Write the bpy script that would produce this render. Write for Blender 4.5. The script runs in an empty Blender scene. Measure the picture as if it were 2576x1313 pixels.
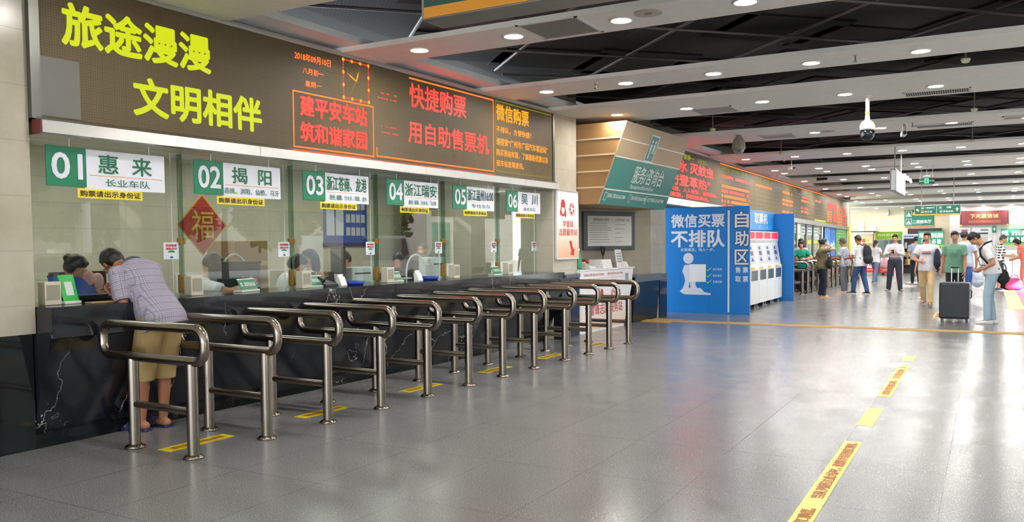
import bpy, bmesh, math, random
import numpy as np
from mathutils import Vector, Matrix, Euler

random.seed(7)
SC = bpy.context.scene
COL = SC.collection
PI = math.pi

# ------------------------------------------------------------------ camera
F_PX, PITCH, YAW, ROLL, CY = 2126.1, 0.04574, 0.51194, -0.00935, 714.48
CAM_H = 1.55
fw = Vector((-math.sin(YAW)*math.cos(PITCH), math.cos(YAW)*math.cos(PITCH), -math.sin(PITCH)))
rt0 = Vector((math.cos(YAW), math.sin(YAW), 0)); up0 = rt0.cross(fw)
rt = rt0*math.cos(ROLL) + up0*math.sin(ROLL); up = -rt0*math.sin(ROLL) + up0*math.cos(ROLL)
cd = bpy.data.cameras.new('camera'); cam = bpy.data.objects.new('camera', cd); COL.objects.link(cam)
cd.sensor_fit = 'HORIZONTAL'; cd.sensor_width = 36.0
cd.lens = 36.0*F_PX/2576.0
cd.shift_y = (CY-656.5)/2576.0
cd.clip_start = 0.05; cd.clip_end = 400
mw = Matrix.Identity(4)
for i, v in enumerate((rt, up, -fw)):
    for r in range(3): mw[r][i] = v[r]
mw.translation = (0, 0, CAM_H)
cam.matrix_world = mw
SC.camera = cam

# ------------------------------------------------------------------ world, sun, exposure
w = bpy.data.worlds.new('world'); SC.world = w; w.use_nodes = True
bg = w.node_tree.nodes['Background']
bg.inputs[0].default_value = (0.86, 0.94, 1.0, 1); bg.inputs[1].default_value = 4.5
sd = bpy.data.lights.new('sun', 'SUN'); sd.energy = 20.0; sd.angle = 0.01; sd.color = (1, .95, .86)
sun = bpy.data.objects.new('sun', sd); COL.objects.link(sun)
sun.rotation_euler = Vector((-.82, .26, -.49)).to_track_quat('-Z', 'Y').to_euler()
sun.location = (30, -10, 30)
DOWNLIGHT = 205.0
SC.view_settings.view_transform = 'Standard'; SC.view_settings.look = 'None'
SC.view_settings.gamma = 1.0; SC.view_settings.use_curve_mapping = False
SC.view_settings.exposure = 0.9
try:
    SC.cycles.use_denoising = True
    SC.cycles.max_bounces = 7; SC.cycles.diffuse_bounces = 4; SC.cycles.glossy_bounces = 4
    SC.cycles.transmission_bounces = 4; SC.cycles.transparent_max_bounces = 14
    SC.cycles.sample_clamp_indirect = 6.0; SC.cycles.caustics_reflective = False; SC.cycles.caustics_refractive = False
except Exception:
    pass

# ------------------------------------------------------------------ frames
# the ticket wall runs along +y, turned 1.66 degrees; in its frame x = out from the wall, y = along it
WANG = math.radians(-1.65855)
WM = Matrix.Translation((-6.53355, 0.18918, 0)) @ Matrix.Rotation(WANG, 4, 'Z')
def zc(y):                                   # height of the white ceiling beams
    return 3.70 - .0145*max(0, y-17)

# ------------------------------------------------------------------ materials
def lin(c):
    return tuple(((v/255)/12.92 if v/255 <= .04045 else ((v/255+.055)/1.055)**2.4) for v in c[:3])
MATS = {}
class NT:
    def __init__(s, m): s.t = m.node_tree; s.n = s.t.nodes; s.l = s.t.links
    def add(s, typ, **kw):
        n = s.n.new(typ)
        for k, v in kw.items(): setattr(n, k, v)
        return n
    def link(s, a, b): s.l.new(a, b)
    def math(s, op, a, b=None, c=None):
        n = s.n.new('ShaderNodeMath'); n.operation = op
        for i, v in enumerate((a, b, c)):
            if v is None: continue
            if isinstance(v, (int, float)): n.inputs[i].default_value = v
            else: s.l.new(v, n.inputs[i])
        return n.outputs[0]
    def mix(s, f, a, b):
        n = s.n.new('ShaderNodeMix'); n.data_type = 'RGBA'
        for i, v in ((0, f), (6, a), (7, b)):
            if isinstance(v, (int, float)): n.inputs[i].default_value = v
            elif isinstance(v, tuple): n.inputs[i].default_value = (*v[:3], 1)
            else: s.l.new(v, n.inputs[i])
        return n.outputs[2]
    def obj(s):
        tc = s.n.new('ShaderNodeTexCoord'); return tc.outputs['Object']
    def xyz(s, v=None):
        n = s.n.new('ShaderNodeSeparateXYZ'); s.l.new(v if v is not None else s.obj(), n.inputs[0]); return n.outputs
    def noise(s, scale, detail=3, vec=None, rough=.5):
        n = s.n.new('ShaderNodeTexNoise'); n.inputs['Scale'].default_value = scale; n.inputs['Detail'].default_value = detail
        n.inputs['Roughness'].default_value = rough
        s.l.new(vec if vec is not None else s.obj(), n.inputs['Vector']); return n.outputs[0]
    def ramp(s, f, stops):
        n = s.n.new('ShaderNodeValToRGB'); e = n.color_ramp.elements
        while len(e) < len(stops): e.new(.5)
        for k, (p, c) in enumerate(stops): e[k].position = p; e[k].color = (*(c if isinstance(c, tuple) else (c,)*3), 1)
        s.l.new(f, n.inputs[0]); return n.outputs[0]
    def seam(s, coord, period, width, off=0.0):     # 1 on a thin line every period
        a = s.math('ADD', coord, off + 1000*period)
        m = s.math('MODULO', a, period)
        return s.math('LESS_THAN', m, width)
def base(name, col, rough=.5, metal=0.0, spec=.5, em=None, es=0.0):
    m = bpy.data.materials.new(name); m.use_nodes = True
    b = m.node_tree.nodes['Principled BSDF']
    b.inputs['Base Color'].default_value = (*lin(col), 1); b.inputs['Roughness'].default_value = rough
    b.inputs['Metallic'].default_value = metal; b.inputs['Specular IOR Level'].default_value = spec
    if em is not None:
        b.inputs['Emission Color'].default_value = (*em, 1); b.inputs['Emission Strength'].default_value = es
    return m, b
def mat(name, col=None, rough=.5, metal=0.0, spec=.5, em=None, es=0.0):
    if name not in MATS: MATS[name] = base(name, col, rough, metal, spec, em, es)[0]
    return MATS[name]
def C(r, g, b, rough=.55, metal=0.0):                    # plain colour with a faint procedural unevenness
    k = 'colour_%d_%d_%d_%d_%d' % (r, g, b, rough*100, metal*100)
    if k in MATS: return MATS[k]
    m, bs = base(k, (r, g, b), rough, metal); n = NT(m)
    f = n.noise(9, 2)
    c = lin((r, g, b)); n.link(n.mix(f, tuple(v*.94 for v in c), tuple(v*1.05 for v in c)), bs.inputs['Base Color'])
    MATS[k] = m; return m
def EM(name, col, s):
    return mat(name, (10, 10, 10), .5, 0, .3, col, s)

def m_floor():
    m, b = base('grey_granite_floor', (120, 120, 120), .2); n = NT(m); p = n.obj(); x, y, z = n.xyz(p)
    sp = n.noise(150, 3, p, .75); big = n.noise(.9, 3, p); mid = n.noise(35, 3, p)
    c = n.ramp(sp, [(.33, lin((40, 40, 42))), (.46, lin((106, 106, 106))), (.58, lin((126, 126, 125))), (.68, lin((226, 225, 222)))])
    c = n.mix(n.math('MULTIPLY', mid, .25), c, lin((84, 84, 86)))
    c = n.mix(n.math('MULTIPLY', big, .18), c, lin((126, 126, 124)))
    s1 = n.seam(x, .72, .006, .22); s2 = n.seam(y, 1.05, .006, .05)
    s = n.math('MULTIPLY', n.math('MAXIMUM', s1, s2), .55)
    n.link(n.mix(s, c, lin((60, 60, 62))), b.inputs['Base Color'])
    r = n.ramp(n.noise(2.2, 4, p), [(.3, .19), (.7, .27)]); n.link(r, b.inputs['Roughness'])
    bp = n.add('ShaderNodeBump'); bp.inputs['Strength'].default_value = .03; bp.inputs['Distance'].default_value = .01
    n.link(n.noise(160, 2, p), bp.inputs['Height']); n.link(bp.outputs[0], b.inputs['Normal'])
    return m
def m_tile(name, c0, c1, sx, sz, rough, offz=0.0, seamc=.72):
    m, b = base(name, c0, rough); n = NT(m); p = n.obj(); x, y, z = n.xyz(p)
    f = n.noise(2.4, 6, p, .65)
    c = n.mix(n.ramp(f, [(.3, 0.0), (.7, 1.0)]), lin(c0), lin(c1))
    xy = n.math('ADD', x, y)
    s = n.math('MAXIMUM', n.seam(xy, sx, .006, .1), n.seam(z, sz, .006, offz))
    cs = tuple(v*seamc for v in lin(c0))
    n.link(n.mix(s, c, cs), b.inputs['Base Color']); return m
def m_black_marble():
    m, b = base('black_veined_marble', (22, 24, 28), .12); n = NT(m); p = n.obj()
    wob = n.noise(1.6, 5, p, .6)
    v = n.add('ShaderNodeTexVoronoi', feature='DISTANCE_TO_EDGE'); v.inputs['Scale'].default_value = 1.15
    add = n.add('ShaderNodeVectorMath', operation='MULTIPLY_ADD'); n.link(p, add.inputs[0]); add.inputs[1].default_value = (1.0, 1.7, .75)
    cv = n.add('ShaderNodeCombineXYZ'); n.link(wob, cv.inputs[0]); n.link(wob, cv.inputs[1]); n.link(wob, cv.inputs[2])
    n.link(cv.outputs[0], add.inputs[2]); n.link(add.outputs[0], v.inputs['Vector'])
    line = n.math('LESS_THAN', v.outputs['Distance'], .0042)
    gate = n.ramp(n.noise(1.3, 3, p), [(.53, 0.0), (.60, 1.0)])
    vein = n.math('MULTIPLY', line, gate)
    cl = n.ramp(n.noise(3.0, 6, p), [(.35, lin((17, 19, 23))), (.7, lin((34, 38, 46)))])
    n.link(n.mix(n.math('MULTIPLY', vein, .8), cl, lin((190, 190, 186))), b.inputs['Base Color'])
    return m
def m_led():
    m, b = base('led_panel', (98, 86, 68), .5, 0, .22); n = NT(m); p = n.obj(); x, y, z = n.xyz(p)
    c = n.add('ShaderNodeTexVoronoi'); c.inputs['Scale'].default_value = 9.5; c.inputs['Randomness'].default_value = 0.0
    n.link(p, c.inputs['Vector'])
    hue = n.mix(n.math('MULTIPLY', n.xyz(c.outputs['Color'])[0], .5), lin((104, 88, 62)), lin((94, 77, 50)))
    big = n.mix(n.ramp(n.noise(.55, 3, p), [(.35, 0.0), (.65, 1.0)]), hue, lin((106, 93, 70)))
    gx = n.seam(y, .021, .0035); gz = n.seam(z, .021, .0035)
    mod = n.math('MAXIMUM', n.seam(y, .105, .003), n.seam(z, .105, .003))
    d = n.math('MULTIPLY', n.math('MAXIMUM', gx, gz), .45)
    c2 = n.mix(d, big, lin((52, 44, 36))); c3 = n.mix(n.math('MULTIPLY', mod, .35), c2, lin((46, 40, 34)))
    n.link(c3, b.inputs['Base Color']); return m
def m_steel(name, col, rough, brush=0.0):
    m, b = base(name, col, rough, 1.0); n = NT(m); p = n.obj()
    f = n.noise(2.5, 2, p); n.link(n.ramp(f, [(.3, rough*.92), (.7, rough*1.1)]), b.inputs['Roughness'])
    cc = lin(col); n.link(n.mix(n.noise(5, 3, p), tuple(v*.9 for v in cc), cc), b.inputs['Base Color']); return m
def m_glass(name, tint, tr=.96, gl=1.0):
    m = bpy.data.materials.new(name); m.use_nodes = True; n = NT(m)
    n.n.remove(n.n['Principled BSDF']); out = n.n['Material Output']
    t = n.add('ShaderNodeBsdfTransparent'); t.inputs[0].default_value = (*[v*tr for v in tint], 1)
    g = n.add('ShaderNodeBsdfGlossy'); g.inputs['Roughness'].default_value = 0.0; g.inputs[0].default_value = (gl, gl, gl, 1)
    fr = n.add('ShaderNodeFresnel'); fr.inputs[0].default_value = 1.52
    ge = n.add('ShaderNodeNewGeometry')          # a pane's inner face must not reflect totally
    fac = n.math('MULTIPLY', n.math('MINIMUM', n.math('MULTIPLY', fr.outputs[0], 1.75), 1.0), n.math('SUBTRACT', 1.0, ge.outputs['Backfacing']))
    mx = n.add('ShaderNodeMixShader'); n.link(fac, mx.inputs[0]); n.link(t.outputs[0], mx.inputs[1]); n.link(g.outputs[0], mx.inputs[2])
    n.link(mx.outputs[0], out.inputs[0]); return m
def m_mesh():
    m, b = base('black_ceiling_mesh', (30, 30, 32), .8); n = NT(m); x, y, z = n.xyz()
    u = n.math('ADD', x, y); v = n.math('SUBTRACT', x, y)
    ku = n.seam(u, .056, .022); kv = n.seam(v, .056, .022)
    k = n.math('MAXIMUM', ku, kv)
    n.link(n.mix(k, lin((14, 14, 16)), lin((56, 54, 57))), b.inputs['Base Color']); return m
def m_plaid(name, c0, c1, c2, pitch, w):
    m, b = base(name, c0, .85); n = NT(m); p = n.obj(); x, y, z = n.xyz(p)
    wob = n.math('MULTIPLY', n.noise(5, 2, p), .008)
    al = n.math('ADD', n.math('MULTIPLY', y, .42), n.math('MULTIPLY', z, .90)); ac = n.math('SUBTRACT', n.math('MULTIPLY', y, .62), n.math('MULTIPLY', z, .30))
    a = n.seam(n.math('ADD', al, wob), pitch, w); c = n.seam(n.math('ADD', n.math('ADD', x, ac), wob), pitch, w)
    col = n.mix(n.math('MULTIPLY', n.math('MAXIMUM', a, c), .75), lin(c0), lin(c1))
    a2 = n.seam(al, pitch*4, w*1.4, pitch*.5); col = n.mix(n.math('MULTIPLY', a2, .5), col, lin(c2))
    n.link(col, b.inputs['Base Color']); return m
def m_stripe(name, c0, c1, pitch, w):
    m, b = base(name, c0, .85); n = NT(m); x, y, z = n.xyz()
    n.link(n.mix(n.seam(z, pitch, w), lin(c0), lin(c1)), b.inputs['Base Color']); return m
def m_vstripe(name, c0, c1, pitch, w):
    m, b = base(name, c0, .85); n = NT(m); x, y, z = n.xyz()
    n.link(n.mix(n.seam(x, pitch, w), lin(c0), lin(c1)), b.inputs['Base Color']); return m
def m_blocks(name, c0, c1, sc):
    m, b = base(name, c0, .85); n = NT(m); x, y, z = n.xyz()
    wob = n.math('MULTIPLY', n.noise(9, 2), .06)
    a = n.seam(n.math('ADD', z, wob), sc, sc*.5); c = n.seam(n.math('ADD', n.math('ADD', x, y), wob), sc*1.5, sc*1.0)
    n.link(n.mix(n.math('MULTIPLY', a, c), lin(c0), lin(c1)), b.inputs['Base Color']); return m
def m_fabric(name, c, rough=.88, amt=.25):
    m, b = base(name, c, rough); n = NT(m); p = n.obj(); cc = lin(c)
    f = n.noise(7, 4, p); n.link(n.mix(f, tuple(v*(1-amt) for v in cc), tuple(min(1, v*(1+amt)) for v in cc)), b.inputs['Base Color'])
    bp = n.add('ShaderNodeBump'); bp.inputs['Strength'].default_value = .35; bp.inputs['Distance'].default_value = .02
    n.link(n.noise(11, 3, p), bp.inputs['Height']); n.link(bp.outputs[0], b.inputs['Normal']); return m
def FAB(r, g, b):
    k = 'cloth_%d_%d_%d' % (r, g, b)
    if k not in MATS: MATS[k] = m_fabric(k, (r, g, b))
    return MATS[k]
def m_leaf():
    m, b = base('green_leaves', (70, 100, 50), .6); n = NT(m)
    n.link(n.ramp(n.noise(3.5, 4), [(.3, lin((38, 62, 30))), (.55, lin((84, 112, 58))), (.75, lin((140, 160, 96)))]), b.inputs['Base Color']); return m

FLOOR = m_floor()
BEIGE = m_tile('beige_marble_tile', (186, 179, 162), (172, 163, 144), 1.4, .42, .22, .14)
BEIGE2 = m_tile('grey_beige_tile', (158, 150, 136), (146, 138, 122), .8, .3, .35)  # tone lowered to carry the canopy's shade on the recess wall
MARBLE = m_black_marble()
GRAN = m_tile('polished_black_granite', (26, 28, 33), (20, 21, 25), 1.2, 5.0, .06)
LED = m_led()
STEEL = m_steel('brushed_steel', (196, 194, 190), .32)
RAILST = m_steel('rail_steel', (148, 138, 128), .22)
GLASS = m_glass('window_glass', (.93, .985, .955))
GLASSED = mat('glass_edge', (150, 182, 168), .15)
MESH = m_mesh()
PLASTER = C(238, 236, 232, .6)
VOID = C(12, 12, 14, .9)
WHITE = C(232, 232, 232, .45)
LEDRED = EM('led_red', (1.0, .024, .015), 1.9)
LEDORANGE = EM('led_orange', (1.0, .105, .010), 1.6)
LEDYEL = EM('led_lime', (.70, .80, .004), .52)
LEDAMB = EM('led_amber', (1.0, .30, .004), .95)
LEDGRN = EM('led_green', (.42, .50, .01), .45)
LAMP = EM('downlight_lamp', (1.0, .98, .94), DOWNLIGHT)
SIGNW = C(226, 226, 236, .4)
SGREEN = C(22, 122, 88, .45)
SKIN = m_fabric('skin', (196, 142, 112), .55, .06)
SKIN2 = m_fabric('tanned_skin', (160, 104, 76), .55, .06)
HAIR = C(14, 12, 12, .5)
LEAF = m_leaf()
BLUE = C(0, 112, 190, .4)
BLACK = C(16, 16, 18, .5)

# ------------------------------------------------------------------ mesh helpers
def rotm(d):                                           # matrix whose z axis is d
    return Vector(d).normalized().to_track_quat('Z', 'Y').to_matrix()
class MB:
    def __init__(s): s.v = []; s.f = []; s.m = []; s.sm = []
    def raw(s, vs, fs, mi=0, smooth=False):
        o = len(s.v); s.v += [tuple(v) for v in vs]
        for f in fs: s.f.append([i+o for i in f]); s.m.append(mi); s.sm.append(smooth)
        return s
    def box(s, a, b, mi=0, M=None):                    # corners a, b
        x0, y0, z0 = (min(p, q) for p, q in zip(a, b)); x1, y1, z1 = (max(p, q) for p, q in zip(a, b))
        vs = [(x0,y0,z0),(x1,y0,z0),(x1,y1,z0),(x0,y1,z0),(x0,y0,z1),(x1,y0,z1),(x1,y1,z1),(x0,y1,z1)]
        if M is not None: vs = [tuple(M @ Vector(v)) for v in vs]
        return s.raw(vs, [(0,3,2,1),(4,5,6,7),(0,1,5,4),(1,2,6,5),(2,3,7,6),(3,0,4,7)], mi)
    def bbox(s, a, b, r=.01, mi=0, M=None):            # box with bevelled edges
        bm = bmesh.new(); bmesh.ops.create_cube(bm, size=1)
        ctr = [(p+q)/2 for p, q in zip(a, b)]; sz = [abs(q-p) for p, q in zip(a, b)]
        for v in bm.verts: v.co = Vector((v.co.x*sz[0]+ctr[0], v.co.y*sz[1]+ctr[1], v.co.z*sz[2]+ctr[2]))
        bmesh.ops.bevel(bm, geom=bm.edges[:], offset=min(r, min(sz)*.45), segments=2, affect='EDGES', profile=.6)
        bm.verts.index_update(); vs = [v.co.copy() for v in bm.verts]
        if M is not None: vs = [M @ v for v in vs]
        s.raw(vs, [[v.index for v in f.verts] for f in bm.faces], mi); bm.free(); return s
    def cyl(s, p0, p1, r0, r1=None, n=16, mi=0, caps=True, smooth=True):
        r1 = r0 if r1 is None else r1; p0 = Vector(p0); p1 = Vector(p1); R = rotm(p1-p0)
        vs = []; fs = []
        for p, r in ((p0, r0), (p1, r1)):
            for k in range(n): a = 2*PI*k/n; vs.append(p + R @ Vector((r*math.cos(a), r*math.sin(a), 0)))
        for k in range(n): fs.append((k, (k+1) % n, n+(k+1) % n, n+k))
        s.raw(vs, fs, mi, smooth)
        if caps: s.raw(vs, [list(range(n))[::-1], list(range(n, 2*n))], mi)
        return s
    def ell(s, c, r, R=None, n=14, m=9, mi=0):
        c = Vector(c); r = (r, r, r) if isinstance(r, (int, float)) else r; vs = [(0, 0, -1)]
        for i in range(1, m):
            t = PI*i/m
            for k in range(n): a = 2*PI*k/n; vs.append((math.sin(t)*math.cos(a), math.sin(t)*math.sin(a), -math.cos(t)))
        vs.append((0, 0, 1)); o = []
        for v in vs:
            q = Vector((v[0]*r[0], v[1]*r[1], v[2]*r[2])); o.append(c + (R @ q if R is not None else q))
        fs = [(0, 1+(k+1) % n, 1+k) for k in range(n)]
        for i in range(m-2):
            for k in range(n): b = 1+i*n; fs.append((b+k, b+(k+1) % n, b+n+(k+1) % n, b+n+k))
        b = 1+(m-2)*n; L = len(o)-1
        fs += [(b+k, b+(k+1) % n, L) for k in range(n)]
        return s.raw(o, fs, mi, True)
    def loft(s, rings, mi=0, caps=True, smooth=True):    # rings of equal length
        n = len(rings[0]); vs = [p for r in rings for p in r]; fs = []
        for i in range(len(rings)-1):
            for k in range(n): fs.append((i*n+k, i*n+(k+1) % n, (i+1)*n+(k+1) % n, (i+1)*n+k))
        s.raw(vs, fs, mi, smooth)
        if caps:
            s.raw(rings[0], [list(range(n))[::-1]], mi); s.raw(rings[-1], [list(range(n))], mi)
        return s
    def tube(s, pts, r, n=10, mi=0, closed=False):
        pts = [Vector(p) for p in pts]; N = len(pts); rs = r if isinstance(r, (list, tuple)) else [r]*N
        rings = []; prev = None
        for i, p in enumerate(pts):
            if closed: t = (pts[(i+1) % N]-pts[i-1])
            else: t = pts[min(i+1, N-1)]-pts[max(i-1, 0)]
            t.normalize()
            if prev is None:
                a = Vector((0, 0, 1)) if abs(t.z) < .9 else Vector((1, 0, 0)); u = t.cross(a).normalized()
            else:
                u = prev - t*prev.dot(t); u.normalize()
            prev = u; vv = t.cross(u)
            rings.append([p + (u*math.cos(2*PI*k/n)+vv*math.sin(2*PI*k/n))*rs[i] for k in range(n)])
        if closed: rings.append(rings[0]); return s.loft(rings, mi, False)
        return s.loft(rings, mi, True)
    def chain(s, pts, rs, n=12, mi=0, ends=True):        # rounded limb
        for i in range(len(pts)-1):
            s.cyl(pts[i], pts[i+1], rs[i], rs[i+1], n, mi)
        for i, p in enumerate(pts):
            if ends or 0 < i < len(pts)-1: s.ell(p, rs[i]*.995, None, n, 8, mi)
        return s
    def prism(s, poly, d, mi=0, M=None):                 # polygon of 3d points extruded by d
        a = [Vector(p) for p in poly]; d = Vector(d); n = len(a); vs = a+[p+d for p in a]
        if M is not None: vs = [M @ v for v in vs]
        return s.raw(vs, [list(range(n))[::-1], list(range(n, 2*n))]+[(k, (k+1) % n, n+(k+1) % n, n+k) for k in range(n)], mi)
    def lathe(s, prof, c, n=20, mi=0, axis=None):        # (r, z) profile
        c = Vector(c); R = rotm(axis) if axis is not None else None; rings = []
        for r, z in prof:
            ring = [Vector((r*math.cos(2*PI*k/n), r*math.sin(2*PI*k/n), z)) for k in range(n)]
            rings.append([c+(R @ v if R is not None else v) for v in ring])
        return s.loft(rings, mi, True)
    def add(s, o, mi=None):
        b = len(s.v); s.v += o.v
        for f, m, sm in zip(o.f, o.m, o.sm): s.f.append([i+b for i in f]); s.m.append(m if mi is None else mi); s.sm.append(sm)
        return s
    def mesh(s, name, mats):
        me = bpy.data.meshes.new(name); me.from_pydata([tuple(v) for v in s.v], [], s.f)
        for m in (mats if isinstance(mats, (list, tuple)) else [mats]): me.materials.append(m)
        me.polygons.foreach_set('material_index', s.m); me.polygons.foreach_set('use_smooth', s.sm)
        me.update(); return me
    def build(s, name, mats, parent=None, M=None):
        bm = bmesh.new(); me = s.mesh(name, mats); bm.from_mesh(me)
        bmesh.ops.recalc_face_normals(bm, faces=bm.faces[:]); bm.to_mesh(me); bm.free()
        o = bpy.data.objects.new(name, me); COL.objects.link(o)
        if parent is not None: o.parent = parent
        if M is not None: o.matrix_local = M
        return o
    def remesh(s, voxel, smooth=3, keep=None):           # union of the pieces as one continuous skin
        me = s.mesh('tmp', [SKIN]); o = bpy.data.objects.new('tmp', me); COL.objects.link(o)
        r = o.modifiers.new('r', 'REMESH'); r.mode = 'VOXEL'; r.voxel_size = voxel
        if smooth:
            q = o.modifiers.new('s', 'SMOOTH'); q.factor = .5; q.iterations = smooth
        dg = bpy.context.evaluated_depsgraph_get(); ev = o.evaluated_get(dg); em = ev.to_mesh()
        nv = len(em.vertices); co = np.empty(nv*3, np.float32); em.vertices.foreach_get('co', co)
        vs = co.reshape(-1, 3).tolist(); fs = [list(p.vertices) for p in em.polygons]
        ev.to_mesh_clear(); bpy.data.objects.remove(o); bpy.data.meshes.remove(me)
        out = MB(); out.raw(vs, fs, 0, True); return out
def tag(o, label=None, cat=None, group=None, kind=None):
    for k, v in (('label', label), ('category', cat), ('group', group), ('kind', kind)):
        if v: o[k] = v
    return o
def thing(name, label, cat, M=None, group=None):
    o = bpy.data.objects.new(name, None); o.empty_display_size = .05; COL.objects.link(o)
    if M is not None: o.matrix_world = M
    return tag(o, label, cat, group)
def T(x, y, z=0): return Matrix.Translation((x, y, z))
def RZ(deg): return Matrix.Rotation(math.radians(deg), 4, 'Z')
def struct(name, mb, m, M=None):
    return tag(mb.build(name, m, None, M), kind='structure')
def dup(root, M, label, group=None):
    r = root.copy(); COL.objects.link(r); r.matrix_world = M; r['label'] = label
    if group: r['group'] = group
    for ch in list(root.children):
        c = ch.copy(); COL.objects.link(c); c.parent = r
        for g in list(ch.children):
            d = g.copy(); COL.objects.link(d); d.parent = c
    return r
ORD = ['nearest', 'second', 'third', 'fourth', 'fifth', 'sixth', 'seventh', 'eighth', 'ninth', 'tenth', 'eleventh', 'twelfth', 'thirteenth']

# ------------------------------------------------------------------ lettering
_txt = {}
def glyphs(s, bold):
    k = (s, bold)
    if k not in _txt:
        cu = bpy.data.curves.new('t', 'FONT'); cu.body = s; cu.size = 1; cu.offset = bold; cu.resolution_u = 3
        cu.space_line = 1.0
        o = bpy.data.objects.new('t', cu); COL.objects.link(o)
        dg = bpy.context.evaluated_depsgraph_get(); ev = o.evaluated_get(dg); me = ev.to_mesh()
        vs = [(v.co.x, v.co.y) for v in me.vertices]; fs = [list(p.vertices) for p in me.polygons]
        ev.to_mesh_clear(); bpy.data.objects.remove(o); bpy.data.curves.remove(cu)
        xs = [v[0] for v in vs]; ys = [v[1] for v in vs]
        x0, x1, y0, y1 = min(xs), max(xs), min(ys), max(ys)
        _txt[k] = ([((a-x0)/max(1e-6, x1-x0), (b-y0)/max(1e-6, y1-y0)) for a, b in vs], fs)
    return _txt[k]
def text(mb, s, O, U, V, wdt, hgt, bold=.02, mi=0, lift=.002):
    """write s into the rectangle at O, wdt along U and hgt along V; bold thickens the strokes (in ems)"""
    b0 = 0.0; ex = bold*.95
    vs, fs = glyphs(s, b0); O = Vector(O); U = Vector(U); V = Vector(V); N = U.cross(V).normalized()
    O = O + N*lift
    em = hgt*.92; sh = [(0, 0)]
    if ex > .003:
        nn = 8 if ex > .02 else 4
        sh += [(ex*em*math.cos(2*PI*(q+.5)/nn), ex*em*math.sin(2*PI*(q+.5)/nn)) for q in range(nn)]
        if ex > .03: sh += [(p*.5, q*.5) for p, q in sh[1:]]
    for q, (a0, b1) in enumerate(sh):               # each copy a hair further out, so that no faces coincide
        mb.raw([O+N*(q*.00025)+U*(a*wdt+a0)+V*(b*hgt+b1) for a, b in vs], fs, mi)
    return mb
def rect(mb, O, U, V, x0, y0, x1, y1, mi=0, lift=.0015):
    O = Vector(O); U = Vector(U); V = Vector(V); N = U.cross(V).normalized()*lift
    mb.raw([O+N+U*a+V*b for a, b in ((x0, y0), (x1, y0), (x1, y1), (x0, y1))], [(0, 1, 2, 3)], mi); return mb
def poly(mb, O, U, V, pts, mi=0, lift=.002):
    O = Vector(O); U = Vector(U); V = Vector(V); N = U.cross(V).normalized()*lift
    mb.raw([O+N+U*a+V*b for a, b in pts], [list(range(len(pts)))], mi); return mb
def frame(mb, O, U, V, x0, y0, x1, y1, t, mi=0, lift=.0015):
    rect(mb, O, U, V, x0, y0, x1, y0+t, mi, lift); rect(mb, O, U, V, x0, y1-t, x1, y1, mi, lift)
    rect(mb, O, U, V, x0, y0, x0+t, y1, mi, lift); rect(mb, O, U, V, x1-t, y0, x1, y1, mi, lift); return mb
def disc(mb, O, U, V, cx, cy, r, mi=0, n=16, lift=.002, ry=None):
    ry = r if ry is None else ry
    return poly(mb, O, U, V, [(cx+r*math.cos(2*PI*k/n), cy+ry*math.sin(2*PI*k/n)) for k in range(n)], mi, lift)

# ------------------------------------------------------------------ people
def bone2(a, t, l1, l2, hint):
    a = Vector(a); t = Vector(t); d = t-a; L = d.length
    if L > (l1+l2)*.995: t = a+d*((l1+l2)*.995/L); d = t-a; L = d.length
    if L < abs(l1-l2)*1.05+1e-4: L = abs(l1-l2)*1.05+1e-4
    x = (l1*l1-l2*l2+L*L)/(2*L); h = math.sqrt(max(0, l1*l1-x*x)); u = d.normalized()
    hv = Vector(hint); hv = hv-u*hv.dot(u)
    if hv.length < 1e-4: hv = Vector((0, 0, -1))-u*(-u.z)
    return a+u*x+hv.normalized()*h, t
def hand(mb, wrist, fwd, palm, side, k=1.0, curl=.6, mi=0, n=8):
    """five-fingered hand: fwd = along the hand, palm = palm normal, side = +1 when the thumb is to fwd x palm"""
    f = Vector(fwd).normalized(); p = Vector(palm); p = (p-f*p.dot(f)).normalized(); a = f.cross(p).normalized()*side
    w = Vector(wrist)
    rings = []
    for t, hw, hh in ((-.01, .024, .019), (.02, .031, .018), (.055, .040, .016), (.088, .041, .013), (.096, .036, .009)):
        c = w+f*t*k
        rings.append([c+a*(hw*k*math.cos(2*PI*q/12))+p*(hh*k*math.sin(2*PI*q/12)) for q in range(12)])
    mb.loft(rings, mi)
    def finger(b, d0, lens, r0, cv):
        pts = [b]; d = d0.copy(); rs = [r0]
        for j, L in enumerate(lens):
            ang = cv*(.55, .8, .6)[j]; d = (d*math.cos(ang)+p*math.sin(ang)).normalized()
            pts.append(pts[-1]+d*L*k); rs.append(r0*(.93, .84, .70)[j])
        mb.chain(pts, rs, n, mi)
    for off, L, s0 in ((.030, .070, .10), (.010, .078, .03), (-.011, .073, -.04), (-.030, .057, -.12)):
        d0 = (f+a*s0).normalized()
        finger(w+f*.088*k+a*off*k, d0, (L*.48, L*.30, L*.26), .0088*k, curl*(1.0 if off > -.02 else 1.12))
    d0 = (f*.62+a*.72+p*.30).normalized(); b = w+f*.022*k+a*.026*k
    pts = [b, b+d0*.040*k]; d1 = (f*.85+a*.30+p*.36).normalized(); pts.append(pts[-1]+d1*.032*k)
    d2 = (f*.9+a*.02+p*.45).normalized(); pts.append(pts[-1]+d2*.026*k)
    mb.chain(pts, [.0125*k, .0105*k, .0095*k, .0075*k], n, mi)

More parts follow.
